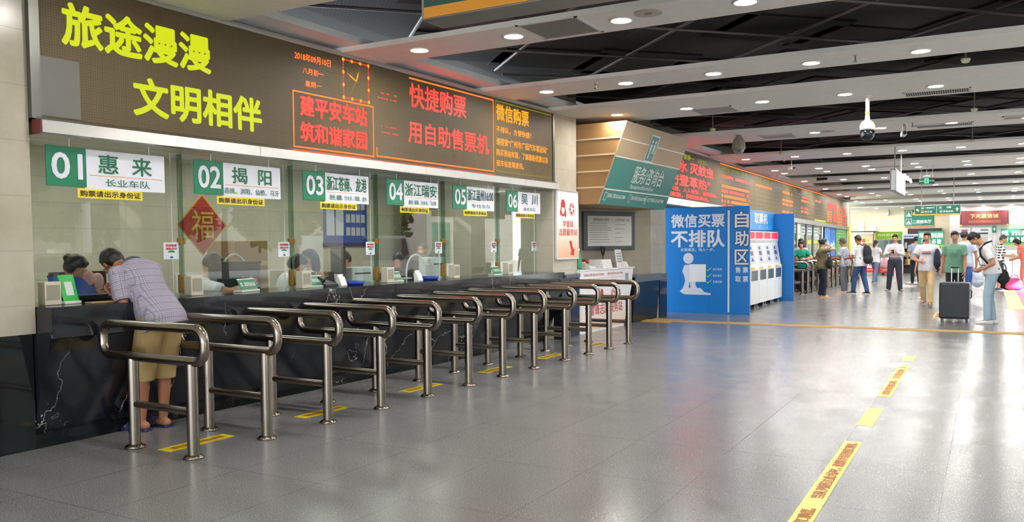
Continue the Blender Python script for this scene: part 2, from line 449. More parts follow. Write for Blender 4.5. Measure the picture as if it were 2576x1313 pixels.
RINGS = [(-.10, .100, .085, 0), (-.05, .150, .112, -.006), (.0, .166, .122, -.01), (.07, .158, .112, -.004), (.16, .142, .100, .004),
         (.25, .150, .108, .006), (.34, .166, .118, .006), (.42, .176, .112, 0), (.475, .160, .092, -.006), (.515, .105, .072, -.010), (.54, .068, .062, -.008)]
def person(label, M, H=1.70, vox=.013, lean=4, bend=0, nod=5, turn=0, tilt=0, feet=((-.1, 0), (.1, 0)), lift=(0, 0), toe=(8, -8), pel=(0, 0), drop=0.0,
           hands=(None, None), elb=(None, None), curl=.55, palm=(None, None), hair='short', hairm=None, female=False, build=1.0,
           top=None, sleeve=.62, hem=-.08, bottom=None, leg=1.0, legr=1.0, shoe=None, sandal=False, skin=None, sit=None, collar=None, skirt=None,
           group='people standing in the hall', neck=None, pitch=None, necklen=.125, belt=None, name='person', print_=None, untucked=True, legs=True):
    k = H/1.72; skin = skin or SKIN; hairm = hairm or HAIR; b = build
    root = thing(name, label, 'person', M, group)
    hipz = (.925*k-drop) if sit is None else sit
    P = Vector((pel[0], pel[1], hipz))
    ax = Vector((0, 0, 1))
    # spine: leans a little more with every step upwards
    def spine(t):
        n = 24; pos = P.copy(); d = None
        steps = max(1, int(abs(t)/(.54*k)*n)); ds = t/steps
        for i in range(steps):
            s = max(0, (i+.5)*ds)/(.54*k); a = math.radians(lean+bend*max(0, min(1, s)))
            d = Vector((math.sin(math.radians(tilt)), math.sin(a), math.cos(a))).normalized(); pos = pos+d*ds
        s = max(0, t)/(.54*k); a = math.radians(lean+bend*max(0, min(1, s)))
        return pos, Vector((math.sin(math.radians(tilt)), math.sin(a), math.cos(a))).normalized()
    def ring(t, hw, hd, fy, n=20):
        c, d = spine(t*k); x = Vector((1, 0, 0)); x = (x-d*x.dot(d)).normalized(); y = d.cross(x)
        c = c+y*fy*k
        return [c+x*(math.copysign(abs(math.cos(q))**.85, math.cos(q))*hw*k*b)+y*(math.copysign(abs(math.sin(q))**.9, math.sin(q))*hd*k*b) for q in (2*PI*i/n for i in range(n))]
    fem = (lambda t, w: w*(1.03 if t < .05 else .93 if t < .3 else .94)) if female else (lambda t, w: w)
    rg = [(t, fem(t, w_), d_, y_) for t, w_, d_, y_ in RINGS]
    body = MB(); body.loft([ring(*r) for r in rg])
    if female: 
        for sx in (-1, 1):
            c, d = spine(.35*k); y = d.cross(Vector((1, 0, 0))); body.ell(c+Vector((sx*.065*k, 0, 0))+y*.085*k, (.06*k, .055*k, .06*k))
    nb, nd = spine(.53*k)
    hpitch = lean+bend+nod if pitch is None else pitch
    ha = math.radians(lean+bend+nod*.55 if neck is None else neck); hd_ = Vector((math.sin(math.radians(tilt)), math.sin(ha), math.cos(ha))).normalized()
    hc = nb+hd_*necklen*k
    body.chain([nb-nd*.04*k, nb+hd_*(necklen-.025)*k, nb+hd_*(necklen+.02)*k], [.060*k*b, .053*k*b, .05*k])
    # head
    HR = (Matrix.Rotation(math.radians(tilt), 3, 'Y') @ Matrix.Rotation(-math.radians(hpitch), 3, 'X') @ Matrix.Rotation(math.radians(turn), 3, 'Z'))
    hk = k*1.0
    def hp(x, y, z): return hc+HR @ (Vector((x, y, z+.045))*hk)
    def he(x, y, z, r, mb=body, R=HR, **kw): mb.ell(hp(x, y, z), tuple(q*hk for q in r), R, **kw)
    he(0, -.008, .02, (.074, .094, .092)); he(0, .026, -.045, (.056, .064, .068)); he(0, .052, -.082, (.030, .032, .026))
    he(0, .078, .012, (.05, .016, .016)); he(0, -.05, -.045, (.055, .045, .06))
    body.cyl(hp(0, .082, .012), hp(0, .106, -.030), .008*hk, .015*hk, 10); he(0, .100, -.030, (.017, .016, .012))
    for sx in (-1, 1):
        he(sx*.076, -.008, -.012, (.010, .020, .032)); he(sx*.036, .062, -.03, (.026, .026, .024))
    # arms
    ck, cdv = spine(.455*k); cx = Vector((1, 0, 0)); cx = (cx-cdv*cx.dot(cdv)).normalized()
    armv = []; sw = (.162 if female else .182)*k*b
    handmb = MB()
    for i, sx in enumerate((-1, 1)):
        sh = ck+cx*sx*sw; l1, l2 = .295*k, .25*k
        t = hands[i] if hands[i] is not None else (sx*(sw+.10*k), P.y+.05, sh.z-.53*k)
        hint = elb[i] if elb[i] is not None else (sx*.5, -1, -.25)
        e, wv = bone2(sh, t, l1, l2, hint)
        fr = 1.0 if not female else .88
        body.chain([ck+cx*sx*sw*.55, sh, sh.lerp(e, .45), e, e.lerp(wv, .35), wv], [q*k*b*fr for q in (.06, .054, .047, .039, .037, .026)])
        armv.append((sh, e, wv)); fd = (wv-e).normalized()
        pm = palm[i] if palm[i] is not None else (-sx, .0, -.1)
        hand(handmb, wv, fd, pm, sx, k*.98, curl, 0, 8 if vox < .011 else 6)
    # legs
    legv = []
    if legs:
        for i, sx in enumerate((-1, 1)):
            hp_ = P+Vector((sx*.092*k*b, 0, -.01)); an = Vector((feet[i][0], feet[i][1], .085*k+lift[i]))
            kn, an = bone2(hp_, an, .425*k, .412*k, (sx*.06, 1, .12 if sit is None else .6))
            calf = kn.lerp(an, .32)+Vector((0, -.012*k, 0))
            body.chain([hp_, hp_.lerp(kn, .5), kn, calf, an], [q*k*b for q in (.088, .072, .053, .054, .036)])
            ta = math.radians(toe[i]); td = Vector((math.sin(-ta), math.cos(ta), 0))
            body.chain([an+Vector((0, 0, -.045*k))-td*.045*k, an+Vector((0, 0, -.045*k))+td*.05*k, an+Vector((0, 0, -.062*k))+td*.13*k, an+Vector((0, 0, -.066*k))+td*.165*k], [q*k for q in (.034, .036, .025, .018)])
            legv.append((hp_, kn, an, td, calf))
    bm_ = body.remesh(vox, 3); bm_.add(handmb, 0)
    # face details
    for sx in (-1, 1):
        he(sx*.031, .078, .004, (.0125, .009, .008), bm_, mi=1, n=10, m=6); he(sx*.031, .0855, .004, (.006, .004, .0065), bm_, mi=2, n=8, m=5)
        he(sx*.033, .086, .024, (.018, .006, .004), bm_, mi=2, n=8, m=5)
    he(0, .089, -.060, (.022, .010, .008), bm_, mi=3, n=10, m=6)
    bo = bm_.build('body', [skin, C(214, 208, 200, .35), C(22, 18, 16, .4), C(168, 92, 82, .5)], root)
    # hair
    hm = MB()
    if hair != 'none':
        he(0, -.014, .050, (.083, .094, .078), hm); he(0, -.050, .0, (.078, .066, .088), hm)
        he(0, .046, .084, (.060, .036, .024), hm)
        for sx in (-1, 1): he(sx*.066, -.018, .015, (.018, .048, .050), hm)
    if hair in ('pony', 'long'):
        he(0, .035, .075, (.07, .05, .04), hm)
        p0 = hp(0, -.10, .02); dn = Vector((0, -.12, -1))
        if hair == 'pony': hm.chain([p0, p0+Vector((0, -.04, -.03))*k, p0+Vector((0, -.045, -.14))*k, p0+Vector((0, -.02, -.26))*k], [q*k for q in (.03, .034, .032, .014)])
        else:
            for sx in (-.055, 0, .055):
                q0 = hp(sx, -.06, .0); hm.chain([q0, q0+Vector((sx*.2, -.02, -.13))*k, q0+Vector((sx*.1, -.005, -.27))*k], [q*k for q in (.062, .06, .035)])
    if hair == 'bun':
        he(0, -.115, .03, (.045, .04, .045), hm)
        for sx in (-1, 1): he(sx*.07, -.01, -.01, (.02, .05, .06), hm)
    if hair == 'bob':
        for sx in (-1, 0, 1): he(sx*.06, -.035+(.0 if sx else -.03), -.045, (.035, .06, .08), hm)
    if hm.v: hm.remesh(min(vox, .012), 2).build('hair', hairm, root)
    # clothes
    if top is not None:
        s = MB(); R2 = []
        for t, hw, hd2, fy in rg:
            if t < hem-.001: continue
            g = .016 if t < .1 else .013
            if untucked and t < .20: g += .016
            R2.append((t, max(hw, .168 if t < .02 else .150 if t < .3 else 0)+g, max(hd2, .126 if t < .02 else 0)+g, fy))
        if R2[0][0] > hem: 
            f0 = R2[0]; R2.insert(0, (hem, f0[1]+.004, f0[2]+.004, f0[3]))
        R2[-1] = (R2[-1][0]-.004, R2[-1][1]-.004, R2[-1][2]-.004, R2[-1][3])
        s.loft([ring(*r) for r in R2])
        if female:
            for sx in (-1, 1):
                c, d = spine(.35*k); y = d.cross(Vector((1, 0, 0))); s.ell(c+Vector((sx*.065*k, 0, 0))+y*.092*k, (.064*k, .058*k, .064*k))
        for i, sx in enumerate((-1, 1)):
            sh, e, wv = armv[i]; g = .014*k
            pts = [ck+cx*sx*sw*.5, sh]; rs = [.064*k*b, .060*k*b+g*.4]
            if sleeve <= 1.0:
                if sleeve > 0: pts += [sh.lerp(e, sleeve*.5), sh.lerp(e, sleeve)]; rs += [.054*k*b+g, .056*k*b+g]
                s.chain(pts, rs, 14, ends=False); s.ell(sh, rs[1], None, 12, 8)
            else:
                fr = sleeve-1.0; pts += [sh.lerp(e, .5), e, e.lerp(wv, fr)]; rs += [.050*k*b+g, .041*k*b+g, .031*k*b+g]
                s.chain(pts, rs, 14, ends=False); s.ell(sh, rs[1], None, 12, 8)
        so = s.remesh(vox, 3).build('shirt', top, root)
        if collar is not None:
            cb = MB(); c1 = [Vector(p) for p in ring(.52, .076, .074, -.008, 18)]; c2 = [Vector(p) for p in ring(.56, .068, .070, -.002, 18)]
            c3 = [Vector(p) for p in ring(.525, .090, .088, -.008, 18)]
            cb.loft([c1, c2, c3], caps=False); cb.build('collar', collar, so)
        if print_ is not None:
            pb = MB()
            for (t, x0, x1, m_) in print_:
                n = 8; q = []
                for tt in (t-.010, t+.010):
                    rr = [r for r in R2]
                    hw = np.interp(tt, [r[0] for r in rr], [r[1] for r in rr]); hd3 = np.interp(tt, [r[0] for r in rr], [r[2] for r in rr]); fy = np.interp(tt, [r[0] for r in rr], [r[3] for r in rr])
                    c, d = spine(tt*k); y = d.cross(Vector((1, 0, 0))); row = []
                    for j in range(n+1):
                        u = x0+(x1-x0)*j/n; yy = hd3*b*math.sqrt(max(0, 1-(u/(hw*b))**2))**.9+.006
                        row.append(c+Vector((u*k, 0, 0))+y*(yy+fy)*k)
                    q.append(row)
                pb.raw(q[0]+q[1], [(j, j+1, n+2+j, n+1+j) for j in range(n)], m_)
            pb.build('print', [C(40, 40, 44), C(190, 60, 60)], so)
    if bottom is not None and legs:
        s = MB(); R2 = [(t, hw+.013, hd2+.018, fy) for t, hw, hd2, fy in rg if -.06 < t < .12]
        R2 = [(-.085, .12, .10, -.006)]+R2
        s.loft([ring(*r) for r in R2])
        if skirt:
            c, d = spine(0); rr = [ring(0, .18, .135, -.01), ring(-.15, .20, .16, 0), ring(-skirt, .22, .18, 0)]; s.loft(rr)
        else:
            for hp_, kn, an, td, calf in legv:
                g = .012*legr*k
                if leg >= .99:
                    pts = [hp_, hp_.lerp(kn, .5), kn, calf.lerp(kn.lerp(an, .33), .5), an+Vector((0, 0, -.02*k))]; rs = [.096, .080, .062, .060, .047]
                else:
                    en = hp_.lerp(kn, min(1, leg*2)) if leg <= .5 else kn.lerp(an, (leg-.5)*2)
                    pts = [hp_, hp_.lerp(kn, .5), en] if leg <= .5 else [hp_, hp_.lerp(kn, .5), kn, en]; rs = [.100, .098, .094] if leg <= .5 else [.100, .092, .086, .084]
                s.chain(pts, [q*k*b+g for q in rs], 14, ends=False); s.ell(hp_, (rs[0]*k*b+g)*.98)
                if leg >= .99: s.ell(kn, .062*k*b+g*.98)
                elif leg > .5: s.ell(kn, .084*k*b+g)
        s.remesh(vox, 3).build('skirt' if skirt else ('trousers' if leg > .8 else 'shorts'), bottom, root)
    if belt is not None:
        s = MB(); s.loft([ring(.075, .178, .134, -.004), ring(.115, .174, .128, -.004)], caps=False); s.build('belt', belt, root)
    if shoe is not None and legs:
        for hp_, kn, an, td, calf in legv:
            f = td; a = Vector((f.y, -f.x, 0)); o = Vector((an.x, an.y, an.z-.085*k)); s = MB(); rings = []
            prof = ((-.085, .026, .060), (-.06, .036, .075), (-.01, .038, .082), (.05, .042, .066), (.11, .046, .048), (.16, .042, .036), (.19, .024, .022))
            if sandal:
                for t, hw, hh in prof: rings.append([o+f*t*k+a*hw*k*1.08+Vector((0, 0, .002)), o+f*t*k-a*hw*k*1.08+Vector((0, 0, .002)), o+f*t*k-a*hw*k*1.08+Vector((0, 0, .020)), o+f*t*k+a*hw*k*1.08+Vector((0, 0, .020))])
                s.loft(rings, 0, True, False)
                for t in (.07, .09, .11): s.tube([o+f*t*k+a*(.05*math.cos(q))*k+Vector((0, 0, .015+.052*math.sin(q)*k)) for q in [PI*j/8 for j in range(9)]], .010*k, 6)
                s.build('sandal', shoe, root)
            else:
                for t, hw, hh in prof: rings.append([o+f*t*k+a*(math.cos(q)*hw*1.1*k)+Vector((0, 0, max(0.0, (hh*.45+math.sin(q)*hh*.58))*k)) for q in (2*PI*j/14 for j in range(14))])
                s.loft(rings); q = MB()
                foot = ((-.092, 0), (-.07, .036), (0, .043), (.06, .047), (.12, .051), (.17, .042), (.2, 0), (.17, -.042), (.12, -.051), (.06, -.047), (0, -.043), (-.07, -.036))
                q.loft([[o+f*t0*k+a*(w0*k)+Vector((0, 0, z)) for t0, w0 in foot] for z in (.001, .018)])
                so = s.build('shoe', shoe, root); q.build('sole', C(200, 198, 194), so)
    return root
def at(x, y, deg, z=0): return T(x, y, z) @ RZ(deg)

# ------------------------------------------------------------------ shell of the hall
struct('floor', MB().box((-11, -14, -.1), (6.5, 52, 0)), FLOOR)
struct('ceiling', MB().box((-10.5, -14, 4.45), (8.6, 27, 4.6)).box((-10.5, 27, 4.45), (4.3, 52, 4.6)), VOID)  # unseen outer roof edge, stepped so sun reaches only the far floor
mm = MB()
mm.box((-6.5, -14, 4.14), (8.3, 27, 4.16)).box((-6.5, 27, 4.10), (4.2, 48, 4.12))
struct('ceiling_mesh', mm, MESH)
# dark panels lying on the mesh, set at 45 degrees, and the grid bars below it
mm = MB(); rr = random.Random(3)
for i in range(-3, 9):
    for j in range(0, 26):
        cx, cy = -6+i*1.55+(j % 2)*.775, 1.0+j*1.05
        if rr.random() < .45 and -6.2 < cx < 7 and 1 < cy < 26:
            M = T(cx, cy, 4.125) @ RZ(45); h = .72
            mm.box((-h, -h*rr.choice((.5, 1.0)), -.008), (h, h, .012), 0, M)
struct('ceiling_panel', mm, C(17, 17, 19, .9))
mm = MB()
for c in np.arange(-4, 34, 2.1):                # bars along both diagonals
    a = Vector((-6.2, c+6.2, 4.07)); b = a+Vector((11, -11, 0)); mm.tube([a, b], .022, 6)
    a = Vector((-6.2, c-6.2, 4.04)); b = a+Vector((11, 11, 0)); mm.tube([a, b], .018, 6)
struct('ceiling_bar', mm, C(92, 86, 88, .45))
BEAMS = [(-14, 5.78), (7.34, 8.06), (10.21, 11.06), (12.24, 14.05), (16.5, 18.2), (20.4, 22.2), (23.4, 26.6), (27.6, 29.7), (31.3, 33.0), (34.1, 37.4), (39.4, 42.8), (45.6, 48.0)]
def beam_z(i): y0, y1 = BEAMS[i]; return zc(max(y0, 0)*.5+y1*.5)
for i, (y0, y1) in enumerate(BEAMS):
    z = beam_z(i); struct('trim_%d' % (i+1), MB().box((-6.75 if y0 < 13 else -6.4, y0, z), (6.3, y1, z+.055)), PLASTER)
struct('trim_13', MB().box((-.35, 4.3, 3.757), (.34, 13.1, 3.83)), C(236, 236, 238, .5), WM)              # cove above the board
struct('trim_14', MB().box((-.6, 16.2, 3.70), (.3, 26.0, 3.78)), C(236, 236, 238, .5), WM)
struct('trim_15', MB().box((-.6, 26.0, 3.54), (.3, 40.0, 3.60)), C(236, 236, 238, .5), WM)
# walls
struct('wall_left', MB().box((-.5, -14, .90), (0, 3.70, 4.2)), BEIGE, WM)
struct('baseboard_left', MB().box((-.5, -14, .0), (-.03, 3.69, .90)), GRAN, WM)
struct('floor_border', MB().box((-.3, -14, -.01), (0.0, 13.0, .003)), C(24, 25, 28, .15), WM)
struct('wall_pillar', MB().box((-1.6, 12.19, 0), (0, 13.06, 4.2)), BEIGE, WM)
struct('wall_recess', MB().prism([(-1.45, 13.06, 0), (0.0, 16.46, 0), (-.3, 16.6, 0), (-1.75, 13.2, 0)], (0, 0, 4.2)), BEIGE2, WM)
struct('wall_pier', MB().box((-1.0, 16.46, 0), (0.0, 17.32, 2.5)).box((-1.0, 16.46, 2.5), (-.12, 17.32, 4.2)), BEIGE, WM)
struct('wall_far_pier', MB().box((-1.0, 39.55, 0), (0.02, 40.3, 4.0)), BEIGE, WM)
struct('wall_end', MB().box((-10, 48, 0), (-1.62, 48.3, 4.3)), C(214, 202, 172, .6))
struct('wall_end_right', MB().box((-1.62, 46.97, 0), (5, 48.2, 4.3)), m_tile('grey_wall_tile', (186, 182, 176), (174, 170, 164), .9, .45, .4))
# ticket office behind the glass
struct('wall_office', MB().box((-3.3, 3.70, 0), (-3.2, 12.6, 3.0)).box((-3.2, 3.62, 0), (-.5, 3.70, 3.0)).box((-3.2, 12.5, 0), (-1.62, 12.6, 3.0)), m_tile('office_tile', (222, 214, 194), (206, 198, 178), .6, .3, .35), WM)
struct('ceiling_office', MB().box((-3.2, 3.70, 2.75), (-.28, 12.6, 2.82)), PLASTER, WM)
struct('floor_office', MB().box((-3.2, 3.70, 0), (-.3, 12.6, .02)), C(120, 116, 108), WM)
for k in range(6):                       # the office's own ceiling panels
    t = thing('office_ceiling_light', 'square light panel in the ticket office ceiling behind a window', 'ceiling light', WM @ T(-1.7, 4.4+1.38*k, 2.745), 'ticket office ceiling lights')
    MB().box((-.3, -.3, -.012), (.3, .3, 0)).build('housing', WHITE, t)
    MB().box((-.27, -.27, -.016), (.27, .27, -.0125)).build('diffuser', EM('office_light', (1, .98, .94), 8.0), t)

# columns along the open side and what lies outdoors (seen in the reflections)
for k, y in enumerate((-8, -1, 6, 13, 20, 27, 34, 41)):
    struct('wall_column_%d' % (k+1), MB().bbox((5.2, y, 0), (6.1, y+.9, 4.5), .02), BEIGE2)
struct('trim_16', MB().box((5.3, -14, 3.95), (6.2, 48, 4.45)), PLASTER)
struct('ground', MB().box((6.5, -60, -.25), (70, 80, -.02)).box((-40, -60, -.25), (6.5, -14, -.02)), C(196, 192, 184, .8))

# ------------------------------------------------------------------ ticket counter
mb = MB()
prof = [(-.62, 1.108), (.208, 1.108), (.208, .868), (.185, .86), (-.10, .09), (-.15, .085), (-.15, 0), (-.62, 0)]
mb.prism([(x, 3.705, z) for x, z in prof], (0, 8.49, 0))
t = thing('ticket_counter', 'long black marble ticket counter with white veins under the numbered windows', 'counter', WM)
mb.build('counter_body', MARBLE, t)
MB().bbox((-1.0, 3.75, 1.03), (-.63, 12.15, 1.09), .005).build('work_surface', C(190, 184, 170, .4), t)
mb = MB()
for k in range(7):                              # veined facing slabs stand a hair apart
    y = 3.72+k*1.38
    if y < 12.1: mb.box((.203, y, .88), (.2095, y+.003, 1.106))
mb.build('seam', C(8, 8, 9), t)
MB().prism([(-.4, 12.2, 0), (.16, 12.2, 0), (.05, 13.04, 0), (-.4, 13.04, 0)], (0, 0, 1.0)).build('end_block', MARBLE, t)
MB().prism([(-.4, 12.2, 1.0), (.24, 12.2, 1.0), (.08, 13.03, 1.0), (-.4, 13.03, 1.0)], (0, 0, .06)).build('end_slab', C(92, 90, 88, .2), t)

# ------------------------------------------------------------------ LED display over the windows
WU, WV = (0, 1, 0), (0, 0, 1)
t = thing('led_display', 'long brown LED display board with lime, red and orange characters above the ticket windows', 'LED display', WM)
MB().box((-.25, 3.78, 2.585), (.03, 12.13, 3.668)).build('screen', LED, t)
MB().prism([(x, 3.70, z) for x, z in ((-.25, 3.668), (.045, 3.668), (.065, 3.69), (.065, 3.712), (.02, 3.735), (-.25, 3.735))], (0, 8.5, 0)).build('top_frame', STEEL, t)
MB().box((-.25, 3.70, 2.56), (.05, 3.778, 3.74)).build('side_frame', m_steel('dull_steel', (128, 128, 122), .4), t)
MB().box((-.25, 12.132, 2.56), (.05, 12.19, 3.74)).build('side_frame', m_steel('dull_steel', (128, 128, 122), .4), t)
lg = MB().prism([(x, 3.735, z) for x, z in ((-.25, 2.583), (.035, 2.583), (.12, 2.545), (.125, 2.45), (.10, 2.44), (-.25, 2.44))], (0, 8.46, 0)).build('ledge', STEEL, t)
MB().box((.0, 3.722, 2.44), (.122, 3.734, 2.55)).build('end_cap', C(104, 44, 40), lg)
mb = MB()
for y in (5.9, 8.6, 11.1): mb.box((.1254, y, 2.452), (.1256, y+.004, 2.544))
mb.build('seam', C(90, 90, 88), lg)
L0 = (.031, 0, 0)
def led(s, y0, y1, z0, z1, m, bold, name='led_lettering', nm=None):
    mb = MB(); text(mb, s, (L0[0], y0, z0), WU, WV, y1-y0, z1-z0, bold); o = mb.build(name, m, t)
    if nm: o['label'] = nm
    return o
led('旅途漫漫', 3.975, 5.395, 3.178, 3.505, LEDYEL, .040, nm='large lime characters')
led('文明相伴', 4.59, 6.00, 2.70, 3.02, LEDYEL, .040, nm='large lime characters')
led('2018年09月10日', 6.475, 7.012, 3.515, 3.595, LEDORANGE, .008, nm='orange date')
led('八月初一', 6.585, 6.897, 3.385, 3.448, LEDORANGE, .008)
led('星期一', 6.622, 6.863, 3.253, 3.313, LEDORANGE, .008)
led('建平安车站', 6.545, 7.597, 2.943, 3.150, LEDRED, .034, nm='red characters in an orange box')
led('筑和谐家园', 6.538, 7.59, 2.672, 2.872, LEDRED, .034, nm='red characters in an orange box')
led('快捷购票', 8.408, 9.650, 3.285, 3.572, LEDRED, .018, nm='tall red characters')
led('用自助售票机', 8.373, 10.214, 2.842, 3.110, LEDRED, .018, nm='tall red characters')
led('微信购票', 10.43, 11.37, 3.365, 3.595, LEDAMB, .022, nm='amber heading')
for s_, y1, z0, z1 in (('不排队，方便快捷！', 11.44, 3.189, 3.281), ('请搜索“广州市广园汽车客运站”', 11.974, 3.005, 3.112), ('购买我站车票，了解最新优惠以及', 11.985, 2.85, 2.95), ('班车信息等资讯。', 11.21, 2.70, 2.793)):
    led(s_, 10.425, y1, z0, z1, LEDAMB, .012)
mb = MB(); frame(mb, L0, WU, WV, 6.435, 2.597, 7.72, 3.188, .014); mb.build('outline', LEDORANGE, t)
mb = MB(); rect(mb, L0, WU, WV, 8.405, 3.622, 10.36, 3.640); rect(mb, L0, WU, WV, 10.343, 2.612, 10.36, 3.640); rect(mb, L0, WU, WV, 7.762, 2.608, 10.36, 2.624); rect(mb, L0, WU, WV, 7.762, 2.608, 7.776, 2.72); mb.build('outline', LEDORANGE, t)
mb = MB(); frame(mb, L0, WU, WV, 10.41, 2.626, 12.11, 3.638, .008); mb.build('outline', LEDGRN, t)
mb = MB(); rr = random.Random(5)
for z in (3.36, 3.30, 2.97, 2.90):
    y = 7.80+rr.random()*.1
    while y < 8.15:
        wq = rr.choice((.012, .03, .05)); rect(mb, L0, WU, WV, y, z, y+wq, z+.012); y += wq+rr.choice((.02, .05, .09))
mb.build('stray_dots', LEDRED, t)
ck = MB()
for q in range(60):
    a = q/60*4; e = int(a); f = a-e; xx, zz = ((f, 0), (1, f), (1-f, 1), (0, 1-f))[e]
    big = q % 5 == 0; r_ = .020 if big else .008
    disc(ck, L0, WU, WV, 7.215+xx*.425, 3.222+zz*.42, r_, 0 if not big else 1, 10)
cl = ck.build('clock_face', [LEDRED, LEDAMB], t)
def handq(y0, z0, y1, z1, wd_, m):
    d = Vector((y1-y0, z1-z0)).normalized(); n_ = Vector((-d.y, d.x))*wd_; mb = MB()
    poly(mb, L0, WU, WV, [(y0+n_.x*.6, z0+n_.y*.6), (y0-n_.x*.6, z0-n_.y*.6), ((y0+y1)/2-n_.x, (z0+z1)/2-n_.y), (y1, z1), ((y0+y1)/2+n_.x, (z0+z1)/2+n_.y)]); mb.build('clock_hand', m, cl)
handq(7.43, 3.43, 7.475, 3.555, .012, LEDAMB); handq(7.43, 3.43, 7.265, 3.505, .010, LEDAMB); handq(7.43, 3.43, 7.325, 3.27, .004, LEDGRN)
rect(mb := MB(), L0, WU, WV, 3.785, 2.592, 4.105, 3.05, 0, .0012); mb.build('replaced_module', C(112, 110, 104, .4), t)['label'] = 'paler grey replaced module'

# ------------------------------------------------------------------ windows 1-6
signs = [('01', '惠  来', '长业车队', 1, 'green 01'), ('02', '揭  阳', '赤岗、洪阳、仙桥、马牙', 1, ''), ('03', '浙江苍南、龙港', '途经: 福鼎、分水关、钱库、金乡', 0, ''),
         ('04', '浙江瑞安', '途经: 福鼎、分水关、飞云镇', 0, ''), ('05', '浙江温州16:00', '专线车队', 1, ''), ('06', '吴  川', '商务车队', 1, '')]
GX = -.30
FIN = [3.71, 5.27, 6.69, 8.11, 9.53, 10.95, 12.19]
for k in range(6):
    y0 = FIN[k]; y1 = FIN[k+1]
    wn_ = tag(MB().box((GX-.005, y0+.012, 1.109), (GX+.005, y1-.09, 2.50)).build('window_%d' % (k+1), GLASS, None, WM), kind='structure')
    MB().box((GX-.005, y1-.088, 1.109), (GX+.005, y1-.012, 2.50)).build('side_pane', GLASS, wn_)
    MB().box((GX-.006, y1-.0905, 1.109), (GX+.0065, y1-.0865, 2.50)).build('pane_edge', C(214, 226, 218, .3), wn_)
    if k < 5: 
        f = MB().box((GX-.02, y1-.006, 1.109), (GX+.045, y1+.006, 2.44)).build('glass_fin', m_glass('fin_glass', (.62, .74, .66), .96, .5), wn_)
        for z in (1.20, 1.62): MB().bbox((GX-.035, y1-.014, z-.07 if z < 1.5 else z-.03), (GX+.04, y1+.035, z+.10 if z < 1.5 else z+.03), .006).build('amber_clip', C(150, 112, 40, .3), wn_)
    # hanging number sign
    num, big, small, wide, _ = signs[k]; a = 3.835+1.3885*k; W_, H_ = 1.075-.008*k, .325
    st = thing('window_sign', 'green and white sign numbered %s above its ticket window' % num, 'sign', WM @ T(-.02, a, 2.044), 'numbered ticket window signs')
    MB().bbox((-.010, .32, .0), (0, W_, H_), .004).build('white_panel', SIGNW, st)
    MB().bbox((-.011, 0, .012), (.003, .335, H_+.005), .004).build('green_panel', SGREEN, st)
    for q in (.2, W_-.15): MB().cyl((-.006, q, H_-.01), (-.006, q, .40), .004, None, 6).build('hanger', C(190, 190, 186, .3, .6), st)
    text(mb := MB(), num, (.0035, .045, .075), WU, WV, .25, .20, .035); mb.build('number', SIGNW, st)
    m2 = C(24, 104, 74, .5) if k < 4 else C(54, 92, 92, .5)
    text(mb := MB(), big, (.0005, .44 if wide and k not in (4,) else .355, .135), WU, WV, .50 if wide and k != 4 else .66, .155, .022); mb.build('destination_lettering', m2, st)
    rect(mb := MB(), (.0005, 0, 0), WU, WV, .36, .112, W_-.03, .117); mb.build('rule', C(226, 140, 70), st)
    x0, x1 = ((.50, .92), (.345, 1.04), (.40, 1.02), (.42, 1.0), (.45, .95), (.50, .88))[k]
    text(mb := MB(), small, (.0005, x0, .03), WU, WV, x1-x0, .062 if k in (0, 4, 5) else .058, .010); mb.build('route_lettering', m2, st)
    yl = thing('yellow_notice', 'yellow strip asking for identity cards under window sign %s' % num, 'notice', WM @ T(-.020, a+.255, 1.968), 'yellow identity card strips')
    MB().bbox((-.004, 0, 0), (0, .592, .078), .002).build('strip', C(240, 218, 60, .5), yl)
    text(mb := MB(), '购票请出示身份证', (.0003, .02, .014), WU, WV, .55, .05, .022); mb.build('lettering', C(60, 40, 26), yl)
    ul = thing('umbrella_notice', 'small white sticker with a green umbrella on the glass right of window %s' % num, 'sticker', WM @ T(GX+.008, y1-.19, 1.45), 'umbrella stickers on the glass')
    MB().box((-.002, 0, 0), (0, .165, .158)).build('card', C(214, 220, 232, .5), ul)
    mb = MB(); text(mb, '按序购票', (.0, .022, .118), WU, WV, .12, .022, .03); text(mb, '谨防近扰', (.0, .022, .088), WU, WV, .12, .022, .03); mb.build('lettering', C(214, 60, 50), ul)
    mb = MB(); poly(mb, (0, 0, 0), WU, WV, [(.083+.042*math.cos(q), .062+.022*math.sin(q)) for q in [PI*j/10 for j in range(11)]]); mb.build('umbrella', C(40, 140, 80), ul)
    mb = MB(); disc(mb, (0, 0, 0), WU, WV, .083, .040, .013, 0); rect(mb, (0, 0, 0), WU, WV, .066, .010, .1, .026, 1); mb.build('figure', [C(236, 190, 176), C(60, 84, 140)], ul)
    # intercom box at the right post of every bay
    ib = thing('intercom_speaker', 'beige intercom box on the counter %s' % ('at the left end beside the beige wall' if k == 0 else 'between windows %02d and %02d' % (k, k+1)), 'speaker', WM @ T(-.10, (y0 if k else 3.81)-.085+(.085 if k == 0 else 0), 1.109), 'intercom boxes on the ticket counter')
    MB().bbox((-.05, 0, 0), (.05, .135, .185), .006).build('case', C(196, 190, 170, .5), ib)
    MB().box((.05, .015, .04), (.0525, .12, .16)).build('grille', C(150, 146, 130, .7), ib)
